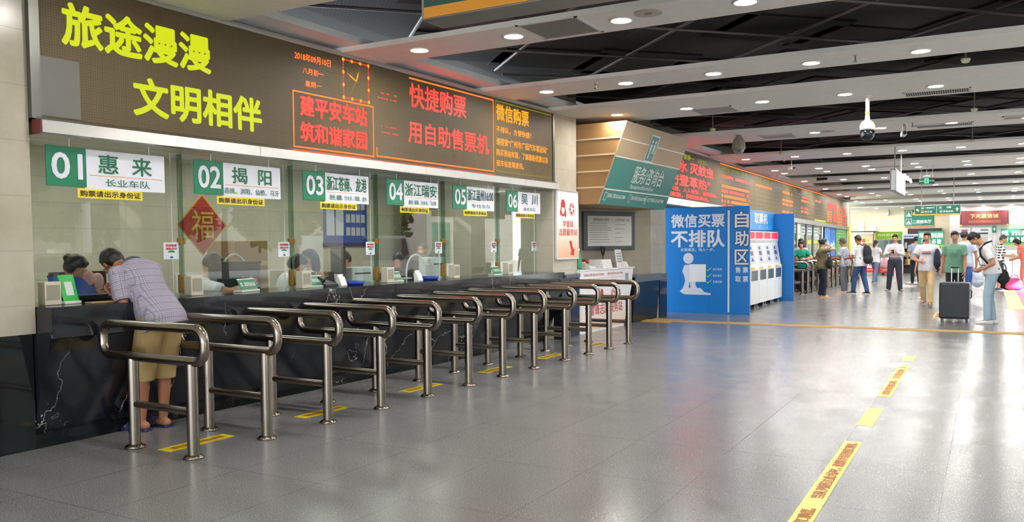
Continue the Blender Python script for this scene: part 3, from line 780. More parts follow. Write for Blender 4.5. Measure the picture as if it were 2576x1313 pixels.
# red diamond on the office wall
t = thing('red_diamond', 'red diamond new-year paper with gold edge seen through window 02', 'decoration', WM @ T(-1.9, 6.82, 1.83))
MB().prism([(0, -.36, 0), (0, 0, -.375), (0, .36, 0), (0, 0, .375)], (.006, 0, 0)).build('gold_border', C(206, 160, 70), t)
MB().prism([(.006, -.335, 0), (.006, 0, -.35), (.006, .335, 0), (.006, 0, .35)], (.003, 0, 0)).build('red_paper', C(176, 30, 34), t)
text(mb := MB(), '福', (.0095, -.16, -.17), WU, WV, .32, .34, .01); mb.build('lettering', C(206, 160, 70), t)

# ------------------------------------------------------------------ things on the ticket counter
def on_counter(d, s, deg=0, z=1.109): return WM @ T(d, s, z) @ RZ(deg)
t = thing('payment_stand', 'bright green payment card stand at the left end of the counter', 'stand', on_counter(-.10, 3.97, 8))
MB().bbox((-.04, 0, 0), (.05, .15, .022), .004).build('foot', C(226, 228, 226), t)
MB().prism([(.03, .0, .02), (.03, .145, .02), (-.035, .145, .235), (-.035, .0, .235)], (-.006, 0, 0)).build('green_card', C(22, 170, 60, .4), t)
U_, V_ = (0, 1, 0), Vector((-.065, 0, .215)).normalized()
rect(mb := MB(), (.0302, 0, .02), U_, V_, .04, .05, .112, .165, 0, .001); mb.build('white_square', C(214, 216, 212), t)
def place_sign(d, s, lab, deg=6):
    t = thing('payment_notice', lab, 'sign', on_counter(d, s, deg), 'green notices on the ticket counter')
    MB().bbox((-.05, 0, 0), (.06, .28, .02), .004).build('foot', C(206, 206, 196), t)
    MB().prism([(.045, .01, .02), (.045, .27, .02), (-.01, .27, .125), (-.01, .01, .125)], (-.006, 0, 0)).build('green_board', C(30, 112, 76, .4), t)
    MB().box((-.02, .008, .122), (-.008, .272, .130)).build('white_edge', C(226, 230, 226), t)
    text(mb := MB(), '票、款请当面点清', (.045, .03, .02), (0, 1, 0), Vector((-.055, 0, .105)).normalized(), .22, .045, .02); 
    for i, v in enumerate(mb.v): mb.v[i] = tuple(Vector(v)+Vector((-.018, 0, .034)))
    mb.build('lettering', C(222, 228, 222), t)
place_sign(-.14, 5.80, 'green notice board standing on the counter at window 02', 10)
place_sign(-.13, 6.73, 'green notice board beside the intercom at window 03', 4)
place_sign(-.13, 8.12, 'green notice board beside the intercom at window 04', 4)
place_sign(-.13, 10.50, 'green notice board on the counter at window 05', 6)
place_sign(-.14, 4.66, 'green notice board half hidden behind the checked-shirt man', 6)
t = thing('folder_tray', 'dark tray with a leaning royal blue folder behind window 01', 'tray', on_counter(-.46, 4.10, 0))
MB().bbox((-.10, 0, 0), (.10, .50, .05), .008).build('tray', C(22, 24, 28, .4), t)
MB().prism([(.02, .02, .05), (.02, .42, .05), (-.05, .30, .20), (-.05, .0, .22)], (-.01, 0, 0)).build('folder', C(24, 62, 150, .45), t)
tag(MB().prism([(.0, 0, 0), (.0, .22, .03), (-.05, .24, .15), (-.05, .02, .13)], (-.002, 0, 0)).build('paper_sheet', C(226, 228, 230), None, on_counter(-.40, 4.62, 5)), 'white printed sheet propped on the counter in front of the checked-shirt man', 'paper')
tag(MB().bbox((-.05, 0, 0), (.05, .22, .012), .004).build('ruler_strip', C(150, 124, 84, .5), None, on_counter(.06, 4.10, 0)), 'thin tan wooden strip lying on the counter front edge', 'strip')
t = thing('black_bag', 'bulky black briefcase standing on the desk behind window 02', 'bag', on_counter(-.80, 6.05, 0, 1.091))
MB().bbox((-.12, 0, 0), (.10, .58, .30), .03).build('bag_body', C(26, 27, 30, .6), t)
MB().bbox((-.125, -.005, .285), (.105, .585, .315), .01).build('flap', C(48, 34, 40, .6), t)
MB().tube([(0, .14+.3*i/12, .30+.09*math.sin(PI*i/12)) for i in range(13)], .012, 8).build('handle', C(196, 198, 200, .4), t)
t = thing('carton', 'brown cardboard carton stacked behind the black briefcase', 'box', on_counter(-2.1, 7.25, 0, .021), 'cartons in the ticket office')
MB().bbox((-.25, 0, 0), (.25, .55, 1.62), .01).build('carton_body', C(160, 124, 84, .8), t)
MB().box((.251, .0, 1.3), (.253, .55, 1.36)).build('tape', C(196, 164, 110, .5), t)
def chair(d, s, lab, deg=0):
    t = thing('office_chair', lab, 'chair', WM @ T(d, s, .021) @ RZ(deg), 'chairs in the ticket office')
    MB().bbox((-.24, -.24, .53), (.24, .24, .61), .03).build('seat', C(30, 30, 34, .6), t)
    MB().bbox((-.29, -.23, .74), (-.23, .23, 1.22), .05).build('backrest', C(24, 25, 30, .6), t)
    MB().box((-.28, -.03, .55), (-.25, .03, .82)).build('back_bracket', C(40, 40, 42), t)
    MB().cyl((0, 0, .1), (0, 0, .53), .03).build('column', C(60, 60, 62, .3, 1), t)
    for a in range(5): MB().tube([(0, 0, .10), (.26*math.cos(a*2*PI/5), .26*math.sin(a*2*PI/5), .06)], .02, 8).build('leg', C(30, 30, 32), t)
    return t
chair(-1.25, 7.95, 'black office chair behind the long-haired clerk at window 03', 150)
t = thing('wooden_chair', 'dark red wooden armchair behind window 01', 'chair', WM @ T(-1.62, 5.2, .021))
dk = C(72, 24, 22, .35)
MB().bbox((-.24, -.26, .42), (.24, .26, .47), .01).build('seat', dk, t)
MB().bbox((-.25, -.30, 1.14), (-.20, .30, 1.30), .01).build('top_rail', dk, t)
for y in (-.28, .28): MB().bbox((-.25, y-.025, 0), (-.20, y+.025, 1.28), .008).build('back_post', dk, t); MB().bbox((.19, y-.025, 0), (.24, y+.025, .66), .008).build('leg', dk, t); MB().bbox((-.22, y-.03, .66), (.24, y+.03, .70), .008).build('armrest', dk, t)
for y in (-.14, 0, .14): MB().box((-.235, y-.03, .5), (-.215, y+.03, 1.14)).build('splat', dk, t)
t = thing('draped_cloth', 'pink cloth draped over a grey stand in front of the wooden chair', 'cloth', WM @ T(-1.15, 4.9, .021))
MB().cyl((0, 0, 0), (0, 0, 1.2), .03).cyl((0, 0, 0), (0, 0, .02), .14).build('stand', C(70, 70, 76, .3), t)
mb = MB(); rr = random.Random(8)
for q in range(7): mb.ell((rr.uniform(-.04, .04), rr.uniform(-.09, .09), 1.25+rr.uniform(-.06, .05)), (.05, .06, .07))
mb.remesh(.012).build('cloth', FAB(206, 160, 164), t)
def monitor(d, s, lab, deg):
    t = thing('computer_monitor', lab, 'monitor', on_counter(d, s, deg, 1.091), 'monitors in the ticket office')
    MB().bbox((-.03, -.22, .12), (.02, .22, .46), .012).build('case', C(52, 50, 50, .5), t)
    MB().box((.0205, -.2, .14), (.022, .2, .44)).build('screen', C(120, 126, 130, .15), t)
    MB().bbox((-.06, -.05, .02), (-.03, .05, .30), .01).build('stand', C(40, 40, 42), t)
    MB().bbox((-.14, -.13, 0), (.06, .13, .022), .006).build('foot', C(40, 40, 42), t)
monitor(-.80, 7.97, 'slim black monitor turned edge-on behind window 03', -118)
t = thing('ticket_printer', 'white ticket printer beside the monitor at window 03', 'printer', on_counter(-.80, 8.28, 0, 1.091))
MB().bbox((-.14, -.20, 0), (.14, .20, .20), .015).build('case', C(226, 228, 230, .4), t)
MB().box((.1405, -.15, .11), (.142, .15, .13)).build('slot', C(60, 60, 64), t)
t = thing('ticket_printer', 'white upright printer on the desk behind window 04', 'printer', on_counter(-.8, 9.95, 0, 1.091))
MB().bbox((-.12, -.16, 0), (.12, .16, .30), .015).build('case', C(224, 226, 228, .4), t)
MB().box((.1205, -.12, .19), (.122, .12, .21)).build('slot', C(60, 60, 64), t)
for s, lab in ((7.22, 'white paper holder on the counter at window 03'), (8.66, 'white paper holder on the counter at window 04')):
    t = thing('paper_holder', lab, 'holder', on_counter(-.10, s, 5), 'white paper holders on the counter')
    MB().prism([(.04, 0, 0), (-.03, 0, 0), (-.04, 0, .10), (0, 0, .10)], (0, .11, 0)).build('holder', C(222, 222, 216), t)
    MB().box((-.035, .01, .1), (-.015, .1, .13)).build('slips', C(240, 240, 236), t)
for s, lab in ((7.47, 'shallow blue tray on the counter at window 03'), (8.94, 'shallow blue tray on the counter at window 04')):
    tag(MB().lathe([(.0, 0), (.11, 0), (.135, .045), (.125, .045), (.10, .01), (0, .01)], (0, 0, 0), 20).build('coin_tray', C(30, 66, 160, .35), None, on_counter(-.10, s)), lab, 'tray', 'blue trays on the counter')
t = thing('desk_phone', 'dark desk phone lying on the counter at window 03', 'phone', on_counter(-.13, 6.96))
MB().prism([(.08, 0, 0), (-.09, 0, 0), (-.09, 0, .07), (.08, 0, .025)], (0, .20, 0)).build('base', C(30, 32, 38, .4), t)
MB().tube([(-.06, -.01, .085), (.0, -.015, .10), (.06, -.01, .06)], [.022, .016, .022], 10).build('handset', C(22, 24, 28, .4), t)
t = thing('desk_lamp', 'white arched desk lamp behind window 04', 'lamp', on_counter(-.8, 9.35, 0, 1.091))
MB().lathe([(0, 0), (.08, 0), (.08, .02), (0, .025)], (0, 0, 0)).build('base', C(226, 226, 226), t)
MB().tube([(0, .45*(1-math.cos(PI*i/12))/2, .34*math.sin(PI*i/12)**.7) for i in range(11)], .012, 8).build('arm', C(234, 234, 236, .3), t)
# staff notice board on the office wall, seen in window 03
t = thing('staff_board', 'blue staff board with rows of small portrait cards behind window 03', 'notice board', WM @ T(-3.195, 10.25, 1.62))
MB().box((0, 0, 0), (.02, 1.05, 1.05)).build('board', C(48, 92, 170, .4), t)
mb = MB()
for r_ in range(3):
    for c in range(4): rect(mb, (.021, 0, 0), WU, WV, .52+c*.125, .12+r_*.22, .62+c*.125, .26+r_*.22)
mb.build('portrait_card', C(206, 208, 214), t)
mb = MB(); rect(mb, (.021, 0, 0), WU, WV, .05, .12, .24, .95); rect(mb, (.021, 0, 0), WU, WV, .27, .12, .46, .72); mb.build('sheet', C(208, 214, 228), t)
MB().box((-.0, -.02, -.06), (.03, 1.07, 0)).build('lower_edge', C(40, 40, 110), t)
tag(MB().bbox((-.3, 0, 0), (.0, .36, 2.6), .01).build('office_locker', C(66, 26, 30, .4), None, WM @ T(-2.6, 11.9, .02)), 'dark red cabinet at the far end of the ticket office', 'cabinet')

# ------------------------------------------------------------------ queue rails
rail_s = [4.09, 4.80, 5.51, 6.24, 6.98, 7.74, 8.46, 9.22, 10.05, 10.79, 11.48, 12.21]
def make_rail(lab):
    t = thing('queue_rail', lab, 'railing', None, 'steel queue rails at the ticket windows')
    x0, x1, z0, z1, R = .262, 1.466, .716, .960, .095
    pts = []
    for cx, cz, a0 in ((x1-R, z1-R, 0), (x0+R, z1-R, 90), (x0+R, z0+R, 180), (x1-R, z0+R, 270)):
        for q in range(7): a = math.radians(a0+q*15); pts.append((cx+R*math.cos(a), 0, cz+R*math.sin(a)))
    MB().tube(pts, .0365, 14, 0, True).build('hoop', RAILST, t)
    for x in (.628, 1.318):
        p = MB().cyl((x, 0, .012), (x, 0, .70), .044, None, 18).build('post', RAILST, t)
        MB().lathe([(0, 0), (.078, 0), (.078, .008), (.062, .022), (.046, .028), (0, .028)], (x, 0, .001), 20).build('base_flange', RAILST, p)
    MB().cyl((.628, 0, .345), (1.318, 0, .345), .029, None, 14).build('crossbar', RAILST, t)
    return t
for k, s in enumerate(rail_s):
    lab = 'steel hoop queue rail, %s of the twelve counted from the nearest' % (ORD[k] if k else 'first')
    if k == 0: lab = 'nearest steel hoop queue rail, in front of the checked-shirt man'
    if k == 11: lab = 'farthest steel hoop queue rail of the row, before the white reception desk'
    M = WM @ T(0, s, 0)
    if k == 0: rail0 = make_rail(lab); rail0.matrix_world = M
    else: dup(rail0, M, lab)
far_s = [26.0, 26.75, 27.5, 28.3, 29.1, 29.9, 30.7, 31.5, 32.3, 33.1, 33.9, 34.7, 35.5, 36.3]
for k, s in enumerate(far_s):
    dup(rail0, WM @ T(-.32, s, 0), 'steel queue rail beyond the blue booth, %s from it' % (('first', 'second', 'third', 'fourth', 'fifth', 'sixth', 'seventh', 'eighth', 'ninth', 'tenth', 'eleventh', 'twelfth', 'thirteenth', 'last')[k]), 'steel queue rails at the far windows')
# yellow stickers on the floor by the rails
for k, (s, ln) in enumerate(((4.12, .62), (5.545, .60), (7.07, .62), (8.58, .62), (10.0, .62), (11.5, .62))):
    t = thing('floor_sticker', 'yellow sticker with red writing on the floor at the %s queue lane' % ('first', 'second', 'third', 'fourth', 'fifth', 'sixth')[k], 'floor sticker', WM @ T(.86, s, .001), 'yellow floor stickers between the queue rails')
    MB().box((0, 0, 0), (.15, ln, .002)).build('film', C(214, 196, 30, .35), t)
    text(mb := MB(), '请在此窗口排队购票', (.115, .06, .002), (0, 1, 0), (-1, 0, 0), ln-.12, .075, .02); mb.build('lettering', C(150, 70, 30), t)
# long yellow tape line along the hall
def tape(y0, y1, lab, msg=None):
    t = thing('floor_tape', lab, 'floor tape', T(-.944, y0, .001), 'yellow tape line along the hall floor')
    MB().box((0, 0, 0), (.125, y1-y0, .002)).build('film', C(238, 222, 82, .4), t)
    if msg:
        for o, l, s in msg: text(mb := MB(), s, (.105, o, .002), (0, 1, 0), (-1, 0, 0), l, .08, .018); mb.build('lettering', C(176, 66, 34), t)
tape(4.2, 6.96, 'long yellow floor tape with red writing, nearest the camera', [(.02, .86, '请您移步到其他窗口购票。'), (1.10, .78, '当队列超过此线时，'), (1.92, .78, '请您移步到其他窗口购票。')])
tape(7.62, 8.46, 'short blank yellow floor tape just beyond the long one')
tape(9.15, 11.56, 'second long yellow floor tape with red writing', [(.10, 1.0, '请您移步到其他窗口购票，'), (1.25, 1.0, '当队列超过此线时，请')])
tape(12.05, 12.60, 'farther short blank yellow floor tape')
tape(19.2, 20.4, 'small yellow floor tape beside the black suitcase', [(.1, 1.0, '请勿越线')])
# tactile paving strip across the hall
t = thing('tactile_strip', 'yellow-brown tactile strip crossing the whole hall floor', 'floor strip', T(-6.2, 16.32, .001) @ RZ(.5))
MB().box((0, -.16, 0), (6.9, .16, .004)).build('strip', C(186, 152, 92, .5), t)
mb = MB()
for k in range(7): mb.box((-.3, -.155+k*.048, .004), (6.9, -.135+k*.048, .008))
mb.build('raised_rib', C(196, 160, 98, .5), t)
t = thing('tactile_tiles', 'yellow tactile tiles on the floor beside the reception counter', 'floor tiles', WM @ T(.05, 15.75, .001))
MB().box((0, 0, 0), (.62, .9, .004)).build('tiles', C(196, 150, 74, .5), t)
mb = MB()
for i in range(9):
    for j in range(12): mb.cyl((.05+i*.065, .06+j*.07, .004), (.05+i*.065, .06+j*.07, .009), .018, .012, 6)
mb.build('raised_dot', C(206, 160, 84, .5), t)
t = thing('tactile_strip', 'yellow tactile strip running away along the right edge of the hall', 'floor strip', T(.62, 22.0, .001))
MB().box((-.16, 0, 0), (.16, 10.0, .004)).build('strip', C(206, 170, 110, .5), t)
MB().box((-.10, 0, .004), (-.07, 10, .007)).box((.0, 0, .004), (.03, 10, .007)).box((.1, 0, .004), (.13, 10, .007)).build('raised_rib', C(214, 180, 120, .5), t)

# ------------------------------------------------------------------ volunteer sign on the pillar
t = thing('volunteer_sign', 'tall white and peach sign with red characters and arrow on the beige pillar', 'sign', WM @ T(.001, 12.24, 1.305))
MB().bbox((0, 0, 0), (.05, .80, 1.155), .008).build('frame', C(206, 204, 200, .35, .6), t)
m, b = base('peach_fade_print', (240, 232, 228), .35); n = NT(m); z_ = n.xyz()[2]
n.link(n.ramp(n.math('MULTIPLY', z_, .9), [(.0, lin((236, 158, 106))), (.35, lin((240, 206, 186))), (.75, lin((240, 234, 232)))]), b.inputs['Base Color'])
MB().box((.0505, .03, .035), (.053, .77, 1.12)).build('face', m, t)
RED = C(196, 40, 40, .5); fo = (.0535, 0, 0)
def emblem(mb, O, U, V, cx, cy, k):
    disc(mb, O, U, V, cx, cy, .11*k, 0, 24, .001); disc(mb, O, U, V, cx, cy, .100*k, 1, 24, .002); disc(mb, O, U, V, cx, cy, .085*k, 0, 24, .003)
    poly(mb, O, U, V, [(cx+k*a, cy+k*b_) for a, b_ in ((-.02, .07), (.02, .07), (.022, .025), (.065, .03), (.06, -.01), (.02, -.01), (.05, -.06), (.015, -.07), (-.01, -.03), (-.055, -.055), (-.06, -.02), (-.03, .005), (-.065, .02), (-.05, .05), (-.02, .03))], 1, .004)
def cap_head(mb, O, U, V, cx, cy, k):          # soldier in a fur cap, plain silhouette
    poly(mb, O, U, V, [(cx+k*a, cy+k*b_) for a, b_ in ((-.075, .10), (-.04, .16), (.03, .165), (.075, .11), (.085, .02), (.13, -.10), (.09, -.16), (.055, -.10), (.04, -.13), (-.05, -.13), (-.06, -.10), (-.10, -.13), (-.115, -.06), (-.085, .02))], 0, .002)
    disc(mb, O, U, V, cx-.002*k, cy-.01*k, .055*k, 1, 18, .003, .085*k); poly(mb, O, U, V, [(cx+k*a, cy+k*b_) for a, b_ in ((-.05, .07), (.05, .07), (.045, .02), (-.045, .025))], 0, .004)
mb = MB(); cap_head(mb, fo, WU, WV, .21, .84, .95); emblem(mb, fo, WU, WV, .53, .84, 1.0); mb.build('emblem', [RED, C(240, 226, 222)], t)
mb = MB(); text(mb, '学雷锋', (.0535, .20, .535), WU, WV, .38, .115, .006); text(mb, '志愿服务站', (.0535, .065, .40), WU, WV, .66, .115, .006); mb.build('lettering', RED, t)
poly(mb := MB(), fo, WU, WV, [(.43, .30), (.50, .32), (.57, .17), (.62, .20), (.60, .07), (.46, .08), (.51, .13)]); mb.build('arrow', RED, t)

# ------------------------------------------------------------------ reception corner
TAN = C(158, 120, 76, .5); TAN2 = C(190, 162, 130, .5)
t = thing('reception_canopy', 'slanted tan and green reception sign canopy hanging over the white desk', 'canopy sign', WM)
A = [(-1.2, 3.60), (.92, 3.60), (.40, 2.24), (-1.2, 2.24)]
MB().prism([(x, 13.08, z) for x, z in A], (0, 3.05, 0)).build('box', TAN, t)
mb = MB()
for z in (3.335, 3.065, 2.79, 2.52): mb.box((-1.2, 13.070, z-.012), (.40+(z-2.24)*.3824, 13.082, z+.012))
mb.build('trim_line', C(226, 206, 176, .4), t)
O = (.40, 13.07, 2.24); SU = (0, 1, 0); SV = Vector((.52, 0, 1.36)).normalized(); SL = math.hypot(.52, 1.36); SN = Vector(SU).cross(SV)
def srect(name, m, y0, y1, v0, v1, l): rect(mb := MB(), O, SU, SV, y0, v0, y1, v1, 0, l); return mb.build(name, m, t)
face = MB(); q = [Vector(O)+Vector(SU)*a+SV*b_ for a, b_ in ((0, 0), (3.07, 0), (3.07, SL), (0, SL))]; face.prism(q, SN*.02); face.build('face_panel', TAN2, t)
srect('green_field', C(36, 120, 112, .4), 0, 3.07, 0, SL*.585, .022)
mb = MB()
for v in (.19, .585, .795): rect(mb, O, SU, SV, 0, SL*v-.011, 3.07, SL*v+.011, 0, .024)
mb.build('white_line', C(236, 232, 224, .4), t)
WS = C(222, 230, 226, .45)
def stext(s, y0, y1, v0, v1, bold, m=WS, nm='lettering'):
    P0 = Vector(O)+SV*(SL*v0)+Vector((0, y0, 0)); text(mb := MB(), s, P0, SU, SV, y1-y0, SL*(v1-v0), bold, 0, .026); mb.build(nm, m, t)
stext('服务/咨询台', .98, 2.42, .30, .52, .012)
stext('Reception/Information', 1.02, 2.10, .215, .285, .012)
for y0, s_, ln in ((.18, '咨询/订票', .78), (1.22, '投诉电话', .72), (1.98, '安全生产应急电话', .86)):
    frame(mb := MB(), O, SU, SV, y0-.10, SL*.055, y0-.01, SL*.155, .010, 0, .025); mb.build('phone_icon', WS, t)
    stext(s_, y0+.02, y0+ln*.45, .09, .145, .015); stext('020-86377888', y0+ln*.47, y0+ln, .09, .135, .02)
srect('pictogram_plate', WS, 1.20, 1.60, SL*.585, SL*.93, .026); srect('pictogram_field', C(36, 120, 120, .4), 1.23, 1.57, SL*.605, SL*.91, .028)
mb = MB(); PO = Vector(O)
for cx, v in ((1.33, .80), (1.48, .80)):
    disc(mb, O, SU, SV, cx, SL*(v+.045), .034, 0, 14, .030); poly(mb, O, SU, SV, [(cx-.045, SL*(v+.01)), (cx+.045, SL*(v+.01)), (cx+.03, SL*(v-.08)), (cx-.03, SL*(v-.08))], 0, .030)
rect(mb, O, SU, SV, 1.31, SL*.63, 1.35, SL*.72, 0, .030); rect(mb, O, SU, SV, 1.40, SL*.705, 1.56, SL*.715, 0, .030); mb.build('pictogram', WS, t)
# white clad reception desk
t = thing('reception_desk', 'white reception desk with red writing behind the last queue rails', 'desk', WM)
MB().prism([(.05, 13.08, 1.09), (.05, 15.42, 1.09), (.05, 15.32, .72), (.05, 14.95, 0), (.05, 13.08, 0)], (-.4, 0, 0)).build('desk_body', C(232, 230, 234, .35), t)
MB().bbox((-.37, 13.08, 1.09), (.07, 15.45, 1.11), .004).build('desk_top', C(240, 240, 242, .3), t)
m, b = base('peach_fade_desk', (240, 232, 228), .35); n = NT(m); z_ = n.xyz()[2]
n.link(n.ramp(z_, [(.0, lin((240, 190, 150))), (.3, lin((236, 226, 220))), (.7, lin((236, 234, 238)))]), b.inputs['Base Color'])
MB().prism([(.0505, 13.12, .70), (.0505, 15.28, .70), (.0505, 14.95, .04), (.0505, 13.12, .04)], (.004, 0, 0)).build('front_print', m, t)
do = (.056, 0, 0)
mb = MB(); cap_head(mb, do, WU, WV, 13.95, .62, .8); emblem(mb, do, WU, WV, 14.45, .62, 1.0); mb.build('emblem', [RED, C(240, 226, 222)], t)
text(mb := MB(), '学雷锋志愿服务站', (.056, 13.25, .29), WU, WV, 1.62, .20, .01); mb.build('lettering', RED, t)
mb = MB(); 
for y0, y1, z_ in ((13.22, 14.05, .99), (14.2, 14.9, .99), (13.6, 14.6, .86)): text(mb, '咨询订票 020-86377888', (.051, y0, z_), WU, WV, y1-y0, .05, .01)
rect(mb, (.051, 0, 0), WU, WV, 13.2, .94, 14.95, .945); mb.build('phone_lines', C(214, 120, 100), t)
rect(mb := MB(), (.051, 0, 0), WU, WV, 15.02, .87, 15.17, 1.0); mb.build('grey_square', C(140, 160, 178), t)
def desk_thing(name, lab, cat, d, s, deg=0): return thing(name, lab, cat, WM @ T(d, s, 1.111) @ RZ(deg))
t = desk_thing('sign_card', 'white upright notice card at the right end of the reception desk', 'card', -.15, 15.0, 0)
MB().prism([(.04, 0, 0), (.04, .34, 0), (-.02, .32, .34), (-.02, .02, .34)], (-.006, 0, 0)).build('card', C(222, 224, 226), t)
mb = MB()
for z_ in (.1, .15, .2, .25): rect(mb, (.041-z_*.17, 0, 0), WU, WV, .06, z_, .27, z_+.018, 0, .003)
mb.build('lines', C(130, 130, 136), t)
t = desk_thing('leaflet_box', 'white open box on the reception desk near the black spade handle', 'box', -.2, 14.27)
MB().prism([(.14, 0, 0), (-.14, 0, 0), (-.16, 0, .16), (.10, 0, .16)], (0, .42, 0)).build('box', C(228, 226, 222, .5), t)
t = desk_thing('card_box', 'low white and red card box at the right corner of the reception desk', 'box', -.15, 15.19)
MB().prism([(.10, 0, 0), (-.10, 0, 0), (-.08, 0, .12), (.05, 0, .10)], (0, .25, 0)).build('box', C(232, 222, 218), t)
t = desk_thing('desk_phone', 'white desk phone with a red handset on the reception desk', 'phone', -.2, 13.78)
MB().prism([(.12, 0, 0), (-.12, 0, 0), (-.12, 0, .12), (.08, 0, .05)], (0, .26, 0)).build('base', C(226, 222, 216), t)
MB().tube([(-.08, -.01, .15), (0, -.015, .16), (.07, -.01, .11)], [.025, .018, .025], 10).build('handset', C(176, 40, 44), t)
t = desk_thing('plastic_bottle', 'green and white plastic bottle at the left end of the reception desk', 'bottle', -.2, 13.52)
MB().lathe([(0, 0), (.06, 0), (.065, .05), (.06, .22), (.03, .29), (.02, .33), (0, .33)], (0, 0, 0)).build('bottle_body', C(70, 160, 120, .25), t)
MB().cyl((0, 0, .33), (0, 0, .37), .024).build('cap', C(226, 226, 226), t)
t = thing('spade', 'spade with a black D handle leaning behind the reception desk', 'tool', WM @ T(-.43, 15.06, 0))
MB().cyl((0, 0, .02), (0, 0, 1.33), .018, None, 10).build('shaft', C(110, 110, 112, .3, .8), t)
MB().tube([(0, -.075+.0, 1.50), (0, -.06, 1.42), (0, 0, 1.33), (0, .06, 1.42), (0, .075, 1.50)], .016, 8).cyl((0, -.08, 1.50), (0, .08, 1.50), .017).build('d_handle', C(20, 20, 22), t)
# notice board in the recess
NM = WM @ T(-1.45, 13.06, 0) @ Matrix.Rotation(-math.atan2(1.45, 3.40), 4, 'Z')
t = thing('notice_board', 'grey framed notice board with printed sheets on the recess wall above the desk', 'notice board', NM @ T(.004, 1.83, 1.44))
MB().bbox((0, 0, 0), (.05, 1.37, .75), .01).build('frame', C(88, 92, 98, .35, .5), t)
MB().box((.0505, .10, .08), (.053, 1.27, .67)).build('sheet', C(206, 206, 200, .5), t)
mb = MB(); rr = random.Random(2)
text(mb, '政府信息公开栏', (.0535, .24, .57), WU, WV, .42, .055, .02); text(mb, '公开内容一览', (.0535, .82, .57), WU, WV, .38, .045, .01)
for r_ in range(9): rect(mb, (.0535, 0, 0), WU, WV, .16, .52-r_*.045, .72-rr.random()*.12, .528-r_*.045); 
for r_ in range(5): rect(mb, (.0535, 0, 0), WU, WV, .82, .50-r_*.085, .92+rr.random()*.28, .508-r_*.085)
mb.build('lettering', C(104, 100, 98), t)
t = thing('wall_switch', 'small switch with a red light on the recess wall below the notice board', 'switch', NM @ T(.004, 1.55, 1.32))
MB().bbox((0, 0, 0), (.02, .09, .14), .004).build('plate', C(120, 114, 104), t)
MB().cyl((.02, .045, .10), (.026, .045, .10), .014).build('red_light', EM('switch_light', (1, .06, .03), 2.0), t)
# granite counter beyond the desk
t = thing('granite_counter', 'dark granite counter end between the white desk and the blue booth', 'counter', WM)
MB().prism([(x, 15.5, z) for x, z in ((-.5, .90), (.06, .90), (.06, .80), (0, .0), (-.5, 0))], (0, 1.3, 0)).build('counter_body', C(28, 32, 38, .15), t)
MB().prism([(x, 15.48, z) for x, z in ((-.5, .94), (.10, .94), (.10, .80), (.065, .80), (.065, .90), (-.5, .90))], (0, 1.34, 0)).build('counter_top', C(104, 112, 112, .2), t)
MB().box((-.1, 16.9, 0), (.03, 17.32, .92)).build('wainscot', C(26, 32, 42, .12), t)
MB().box((.0302, 16.9, .80), (.032, 17.32, .84)).build('wainscot_line', C(60, 92, 130, .3), t)

# ------------------------------------------------------------------ far half of the ticket wall
def z2(s): return -.0146*(s-18)                        # the far board sits a little lower with every metre
t = thing('led_display', 'farther LED timetable board with red and green rows above the blue booth', 'LED display', WM)
def quad2(mb, x0, x1, y0, y1, z0, z1, mi=0):
    vs = [(x0, y0, z0+z2(y0)), (x1, y0, z0+z2(y0)), (x1, y1, z0+z2(y1)), (x0, y1, z0+z2(y1)), (x0, y0, z1+z2(y0)), (x1, y0, z1+z2(y0)), (x1, y1, z1+z2(y1)), (x0, y1, z1+z2(y1))]
    return mb.raw(vs, [(0,3,2,1),(4,5,6,7),(0,1,5,4),(1,2,6,5),(2,3,7,6),(3,0,4,7)], mi)
quad2(MB(), -.12, .02, 16.55, 39.5, 2.545, 3.65).build('screen', LED, t)
quad2(MB(), -.12, .05, 16.5, 39.55, 3.65, 3.71).build('top_frame', STEEL, t)
quad2(MB(), -.12, .07, 16.5, 39.55, 2.40, 2.545).build('ledge', STEEL, t)
V2 = Vector((0, -.0, 1)); U2 = Vector((0, 1, -.0146)).normalized()
def L2(s_): return (.021, s_, z2(s_))
def t2(s_, y0, y1, z0, z1, m, bold): text(mb := MB(), s_, (.021, y0, z0+z2(y0)), U2, V2, y1-y0, z1-z0, bold); mb.build('led_lettering', m, t)
rr = random.Random(11)
t2('清积水 灭蚊虫', 16.9, 20.55, 3.17, 3.42, LEDRED, .04); t2('“防登革热”', 17.2, 20.3, 2.86, 3.10, LEDRED, .04)
t2('防蚊灭蚊，人人有责，清除积水。', 17.0, 20.9, 2.72, 2.82, LEDRED, .02); t2('清洁家园，预防登革热。', 17.0, 20.2, 2.59, 2.69, LEDRED, .02)
t2('星期一', 18.4, 19.1, 3.46, 3.58, LEDGRN, .02); t2('10:25', 19.4, 20.0, 3.46, 3.56, LEDGRN, .02)
def bars(m, y0, y1, z, h, name, gap=.03, wmin=.05, wmax=.16, fill=.9):
    mb = MB(); y = y0
    while y < y1-.03:
        wq = min(rr.uniform(wmin, wmax), y1-y)
        if rr.random() < fill: rect(mb, (.021, 0, z2(y)+z), (0, 1, 0), V2, y, 0, y+wq, h)
        y += wq+gap
    if mb.v: mb.build(name, m, t)
cols = [(21.2, 24.0), (24.4, 27.2), (27.6, 30.0), (30.3, 32.4), (32.7, 34.6)]
